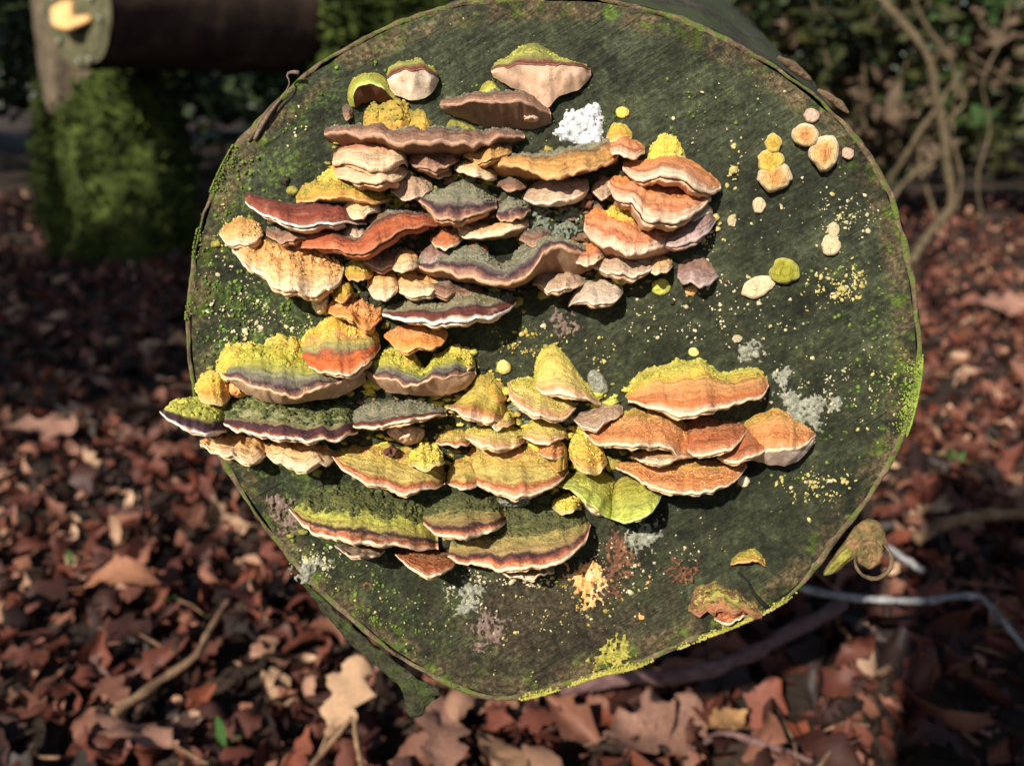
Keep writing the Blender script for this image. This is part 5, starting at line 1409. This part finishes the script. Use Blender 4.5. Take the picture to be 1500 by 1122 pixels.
# foliage -------------------------------------------------------------
def leafy(n, center, spread, size, seed, shape='ellipsoid', up=.4):
    s = np.random.default_rng(seed)
    c = s.normal(0, 1, (n, 3)); c /= np.linalg.norm(c, axis=1)[:, None]
    r = s.random(n) ** .45
    # clumps
    k = max(6, n // 60)
    cl = s.normal(0, 1, (k, 3)); cl /= np.linalg.norm(cl, axis=1)[:, None]; cl *= (s.random(k) ** .4)[:, None]
    pick = s.integers(0, k, n)
    pos = cl[pick] * .82 + c * r[:, None] * .26
    pos = pos * np.array(spread) + np.array(center)
    d = s.normal(0, 1, (n, 3)); d[:, 2] = d[:, 2] * .5 - .1; d /= np.linalg.norm(d, axis=1)[:, None]
    sd = np.cross(d, s.normal(0, 1, (n, 3)) * .5 + np.array((0, 0, 1))); sd /= np.linalg.norm(sd, axis=1)[:, None] + 1e-9
    nn = np.cross(d, sd)
    L = size * s.uniform(.6, 1.3, n)[:, None]
    wd = L * .3
    p0 = pos; p1 = pos + d * L * .45 + sd * wd + nn * L * .06; p2 = pos + d * L - nn * L * .1; p3 = pos + d * L * .45 - sd * wd + nn * L * .06
    V = np.stack([p0, p1, p2, p3], 1).reshape(-1, 3)
    Fc = np.arange(4 * n).reshape(-1, 4)
    Fc = np.vstack([Fc[:, [0, 1, 2]], Fc[:, [0, 2, 3]]])
    return V, Fc

def green_leaf(name, c, rough=.45):
    return leaf_material(name, c, rough, .5)
G_DARK = green_leaf('dark_evergreen_leaf', (.020, .031, .010))
G_MID = green_leaf('olive_leaf', (.040, .044, .014))
G_BROWN = green_leaf('withered_leaf', (.095, .064, .04), .7)
G_IVY = green_leaf('ivy_leaf', (.030, .058, .016), .5)
M_STEM = bark_material('stem_bark', (.03, .022, .012), (.095, .070, .038), (.18, .135, .08), scale=.9)
M_TRUNK = bark_material('trunk_bark', (.015, .012, .009), (.045, .035, .025), (.09, .072, .05), scale=.2)

def bush(label, x, y, h, w, n, size, mats, seed, stems=6):
    root = empty('bush', Matrix.Translation((x, y, 0)))
    tag(root, label, 'bush', 'bushes behind the log')
    s = random.Random(seed)
    for k in range(stems):
        a = s.uniform(0, 6.28); t = s.uniform(.3, .8) * w
        pth = [(0.05 * math.cos(a), .05 * math.sin(a), -.03), (t * .4 * math.cos(a), t * .4 * math.sin(a), h * .35), (t * .8 * math.cos(a), t * .8 * math.sin(a), h * .7), (t * math.cos(a), t * math.sin(a), h * .95)]
        v, f = tube(smooth_path(pth, 12), [.012 - .008 * q / 12 for q in range(13)], 6, .2, k)
        obj('stem', mesh('stem', v, f), M_STEM, root)
    for k, (m, fr) in enumerate(mats):
        V, Fc = leafy(int(n * fr), (0, 0, h * .52), (w, w * .7, h * .52), size, seed * 7 + k)
        o = obj('foliage', mesh('foliage', V, Fc, False), m, root)
bush('olive bramble bush with withered leaves at the top right', 1.62, 4.1, 1.25, .75, 1500, .11, [(G_MID, .4), (G_BROWN, .4), (G_IVY, .2)], 1)
bush('ivy bush at the right edge', 2.55, 4.0, 1.2, .6, 1400, .11, [(G_IVY, .5), (G_MID, .3), (G_BROWN, .2)], 2)
bush('dark bush just above the upper right rim of the big log', .95, 4.3, 1.3, .55, 2200, .07, [(G_DARK, .6), (G_BROWN, .25), (G_MID, .15)], 3)
bush('dark evergreen bush behind the mossy post', -1.9, 4.6, 1.5, .8, 2400, .08, [(G_DARK, .8), (G_IVY, .2)], 4)
bush('shaded bush between the mossy post and the big log', -.75, 4.2, .85, .55, 1800, .07, [(G_IVY, .5), (G_DARK, .5)], 5)
bush('tall shaded bush behind the rail log', .1, 5.0, 1.6, .9, 2600, .08, [(G_DARK, .8), (G_MID, .2)], 6)

# woody vines at the right
def vine(label, pts, y, r0, r1, name='vine'):
    P = smooth_path([at_dist(sx, sy, y + dy) for sx, sy, dy in pts], 36)
    v, f = tube(P, [.52 * (r0 + (r1 - r0) * k / 36) * (1 + .35 * nz(k * .5, pts[0][0])) for k in range(37)], 9, .4, pts[0][0] * .03)
    tag(obj(name, mesh(name, v, f), M_STEM), label, 'vine', 'woody vines at the right')
vine('thick woody vine arching from the top to the knot at the right', [(1270,-20,.1),(1310,20,.05),(1345,60,0),(1365,100,0),(1370,140,0),(1375,165,0)], 3.0, .020, .026)
vine('woody vine from the knot down to the litter, bending at the foot', [(1375,160,0),(1384,200,0),(1386,240,0),(1395,290,0),(1385,315,-.05),(1360,345,-.1),(1335,385,-.2)], 3.0, .030, .024)
vine('thin vine looping right from the knot', [(1372,165,0),(1390,130,.02),(1404,122,.02),(1412,150,.0),(1398,168,0),(1385,185,0)], 3.0, .012, .010)
vine('slanting vine from the knot down left behind the rim', [(1372,160,0),(1350,190,0),(1325,230,0),(1300,270,.05),(1280,300,.1)], 3.0, .016, .014)
vine('second slanting vine, lower, down to the left', [(1372,230,0),(1345,250,0),(1318,275,0),(1298,310,.0),(1285,345,0)], 2.95, .015, .013)
vine('upright thin vine between the slanting pair and the main one', [(1362,170,.02),(1350,210,.02),(1348,250,.02),(1362,290,.0),(1372,320,-.05)], 3.02, .014, .012)
vine('thin vine hanging from the top edge right of the thick one', [(1330,-20,.2),(1352,30,.2),(1392,90,.15),(1400,140,.1),(1396,200,.1),(1408,260,.05),(1400,310,0)], 3.0, .010, .008)
vine('wiry vine rising from the litter at the far right', [(1440,330,0),(1432,260,0),(1450,190,.05),(1440,120,.05),(1470,50,.1),(1480,-20,.1)], 3.1, .009, .006)
vine('green-brown thin stem at the far right top', [(1420,80,0),(1450,100,0),(1485,120,0),(1520,125,0)], 3.2, .008, .007)

# undergrowth and wood behind
def undergrowth():
    Vs = []; Fs = []; MI = []; b = 0
    s = random.Random(3)
    for k in range(46):
        x = s.uniform(-7, 8); y = s.uniform(5.4, 8.5); h = s.uniform(1.4, 2.8)
        V, Fc = leafy(650, (x, y, h * .5), (s.uniform(.7, 1.3), .7, h * .55), .14, 100 + k)
        Vs.append(V); Fs.append(Fc + b); b += len(V); MI += [s.choice([0, 0, 1, 2])] * len(Fc)
    me = mesh('undergrowth', np.vstack(Vs), np.vstack(Fs), False)
    for m in (G_DARK, G_MID, G_IVY): me.materials.append(m)
    me.polygons.foreach_set('material_index', np.array(MI, dtype=np.int32))
    tag(obj('undergrowth', me, None), 'dark undergrowth closing off the wood behind the bushes', 'undergrowth', kind='stuff')
    Vs = []; Fs = []; b = 0
    for k in range(90):
        a = s.uniform(-1.25, 1.25); d = s.uniform(10, 16)
        V, Fc = leafy(420, (d * math.sin(a), d * math.cos(a), 2.8), (2.0, 1.2, 3.2), .34, 300 + k)
        Vs.append(V); Fs.append(Fc + b); b += len(V)
    tag(obj('far_wood', mesh('far_wood', np.vstack(Vs), np.vstack(Fs), False), G_DARK), 'far evergreen wood behind the undergrowth', 'wood', kind='stuff')
undergrowth()

def tree(label, x, y, r, h, crown=None, seed=1, limbs=5):
    root = empty('tree', Matrix.Translation((x, y, 0)))
    tag(root, label, 'tree', 'trees of the wood')
    s = random.Random(seed)
    n = 20
    pth = [(.12 * math.sin(k * .3 + seed) * k / n, .1 * math.sin(k * .23 + 2 * seed) * k / n, -.05 + h * k / n) for k in range(n + 1)]
    v, f = tube(pth, [r * (1.25 - .25 * min(1, k / 3) - .75 * k / n) for k in range(n + 1)], 18, .18, seed)
    obj('trunk', mesh('trunk', v, f), M_TRUNK, root)
    for k in range(limbs):
        z = h * s.uniform(.35, .85); a = s.uniform(0, 6.28); l = h * s.uniform(.15, .3)
        p0 = Vector((0, 0, z)); p1 = p0 + Vector((math.cos(a) * l * .5, math.sin(a) * l * .5, l * .25)); p2 = p0 + Vector((math.cos(a) * l, math.sin(a) * l, l * .6))
        v, f = tube(smooth_path([p0, p1, p2], 8), [r * .3 * (1 - .8 * q / 8) for q in range(9)], 8, .15, k)
        obj('limb', mesh('limb', v, f), M_TRUNK, root)
    if crown:
        (cz, sx, sy, sz, nl, sz_l) = crown
        V, Fc = leafy(nl, (0, 0, cz), (sx, sy, sz), sz_l, seed * 13)
        obj('crown', mesh('crown', V, Fc, False), G_DARK, root)
tree('dim tree trunk in the wood behind the ivy bush', 3.4, 6.6, .16, 6, None, 3)
tree('dim tree trunk in the wood behind the mossy post', -2.6, 6.8, .18, 6, None, 4)
# unseen evergreens added around the viewer to shade the left and far ground
SH = sdir
def shade_tree(label, px, py, dist, hz, crown, seed):
    """stands where the sun's ray to ground point (px, py) passes at height hz"""
    t = hz / SH.z
    x, y = px + SH.x * t, py + SH.y * t
    tree(label, x, y, .13, hz + crown[3] + .6, (hz, *crown[1:4], *crown[4:]), seed)
shade_tree('unseen evergreen tree added left of the viewer, shading the ground by the mossy post', -.95, 2.32, 0, 3.0, (0, .78, .78, .55, 5600, .12), 21)
shade_tree('second unseen evergreen tree added left of the viewer, shading the left ground', -1.95, 2.22, 0, 2.6, (0, .9, .78, .58, 5600, .12), 22)
shade_tree('tall unseen evergreen tree added behind the viewer, shading the far bushes', -1.4, 5.3, 0, 4.2, (0, 1.3, .9, .9, 4800, .15), 23)
mossy_post('weathered post behind the viewer, its shadow at the lower right', Vector((-.118, -.62, 0)), .135, 1.30, .3, (0, 0), 13)  # added blocker behind the camera, stands in for the viewer's own shadow
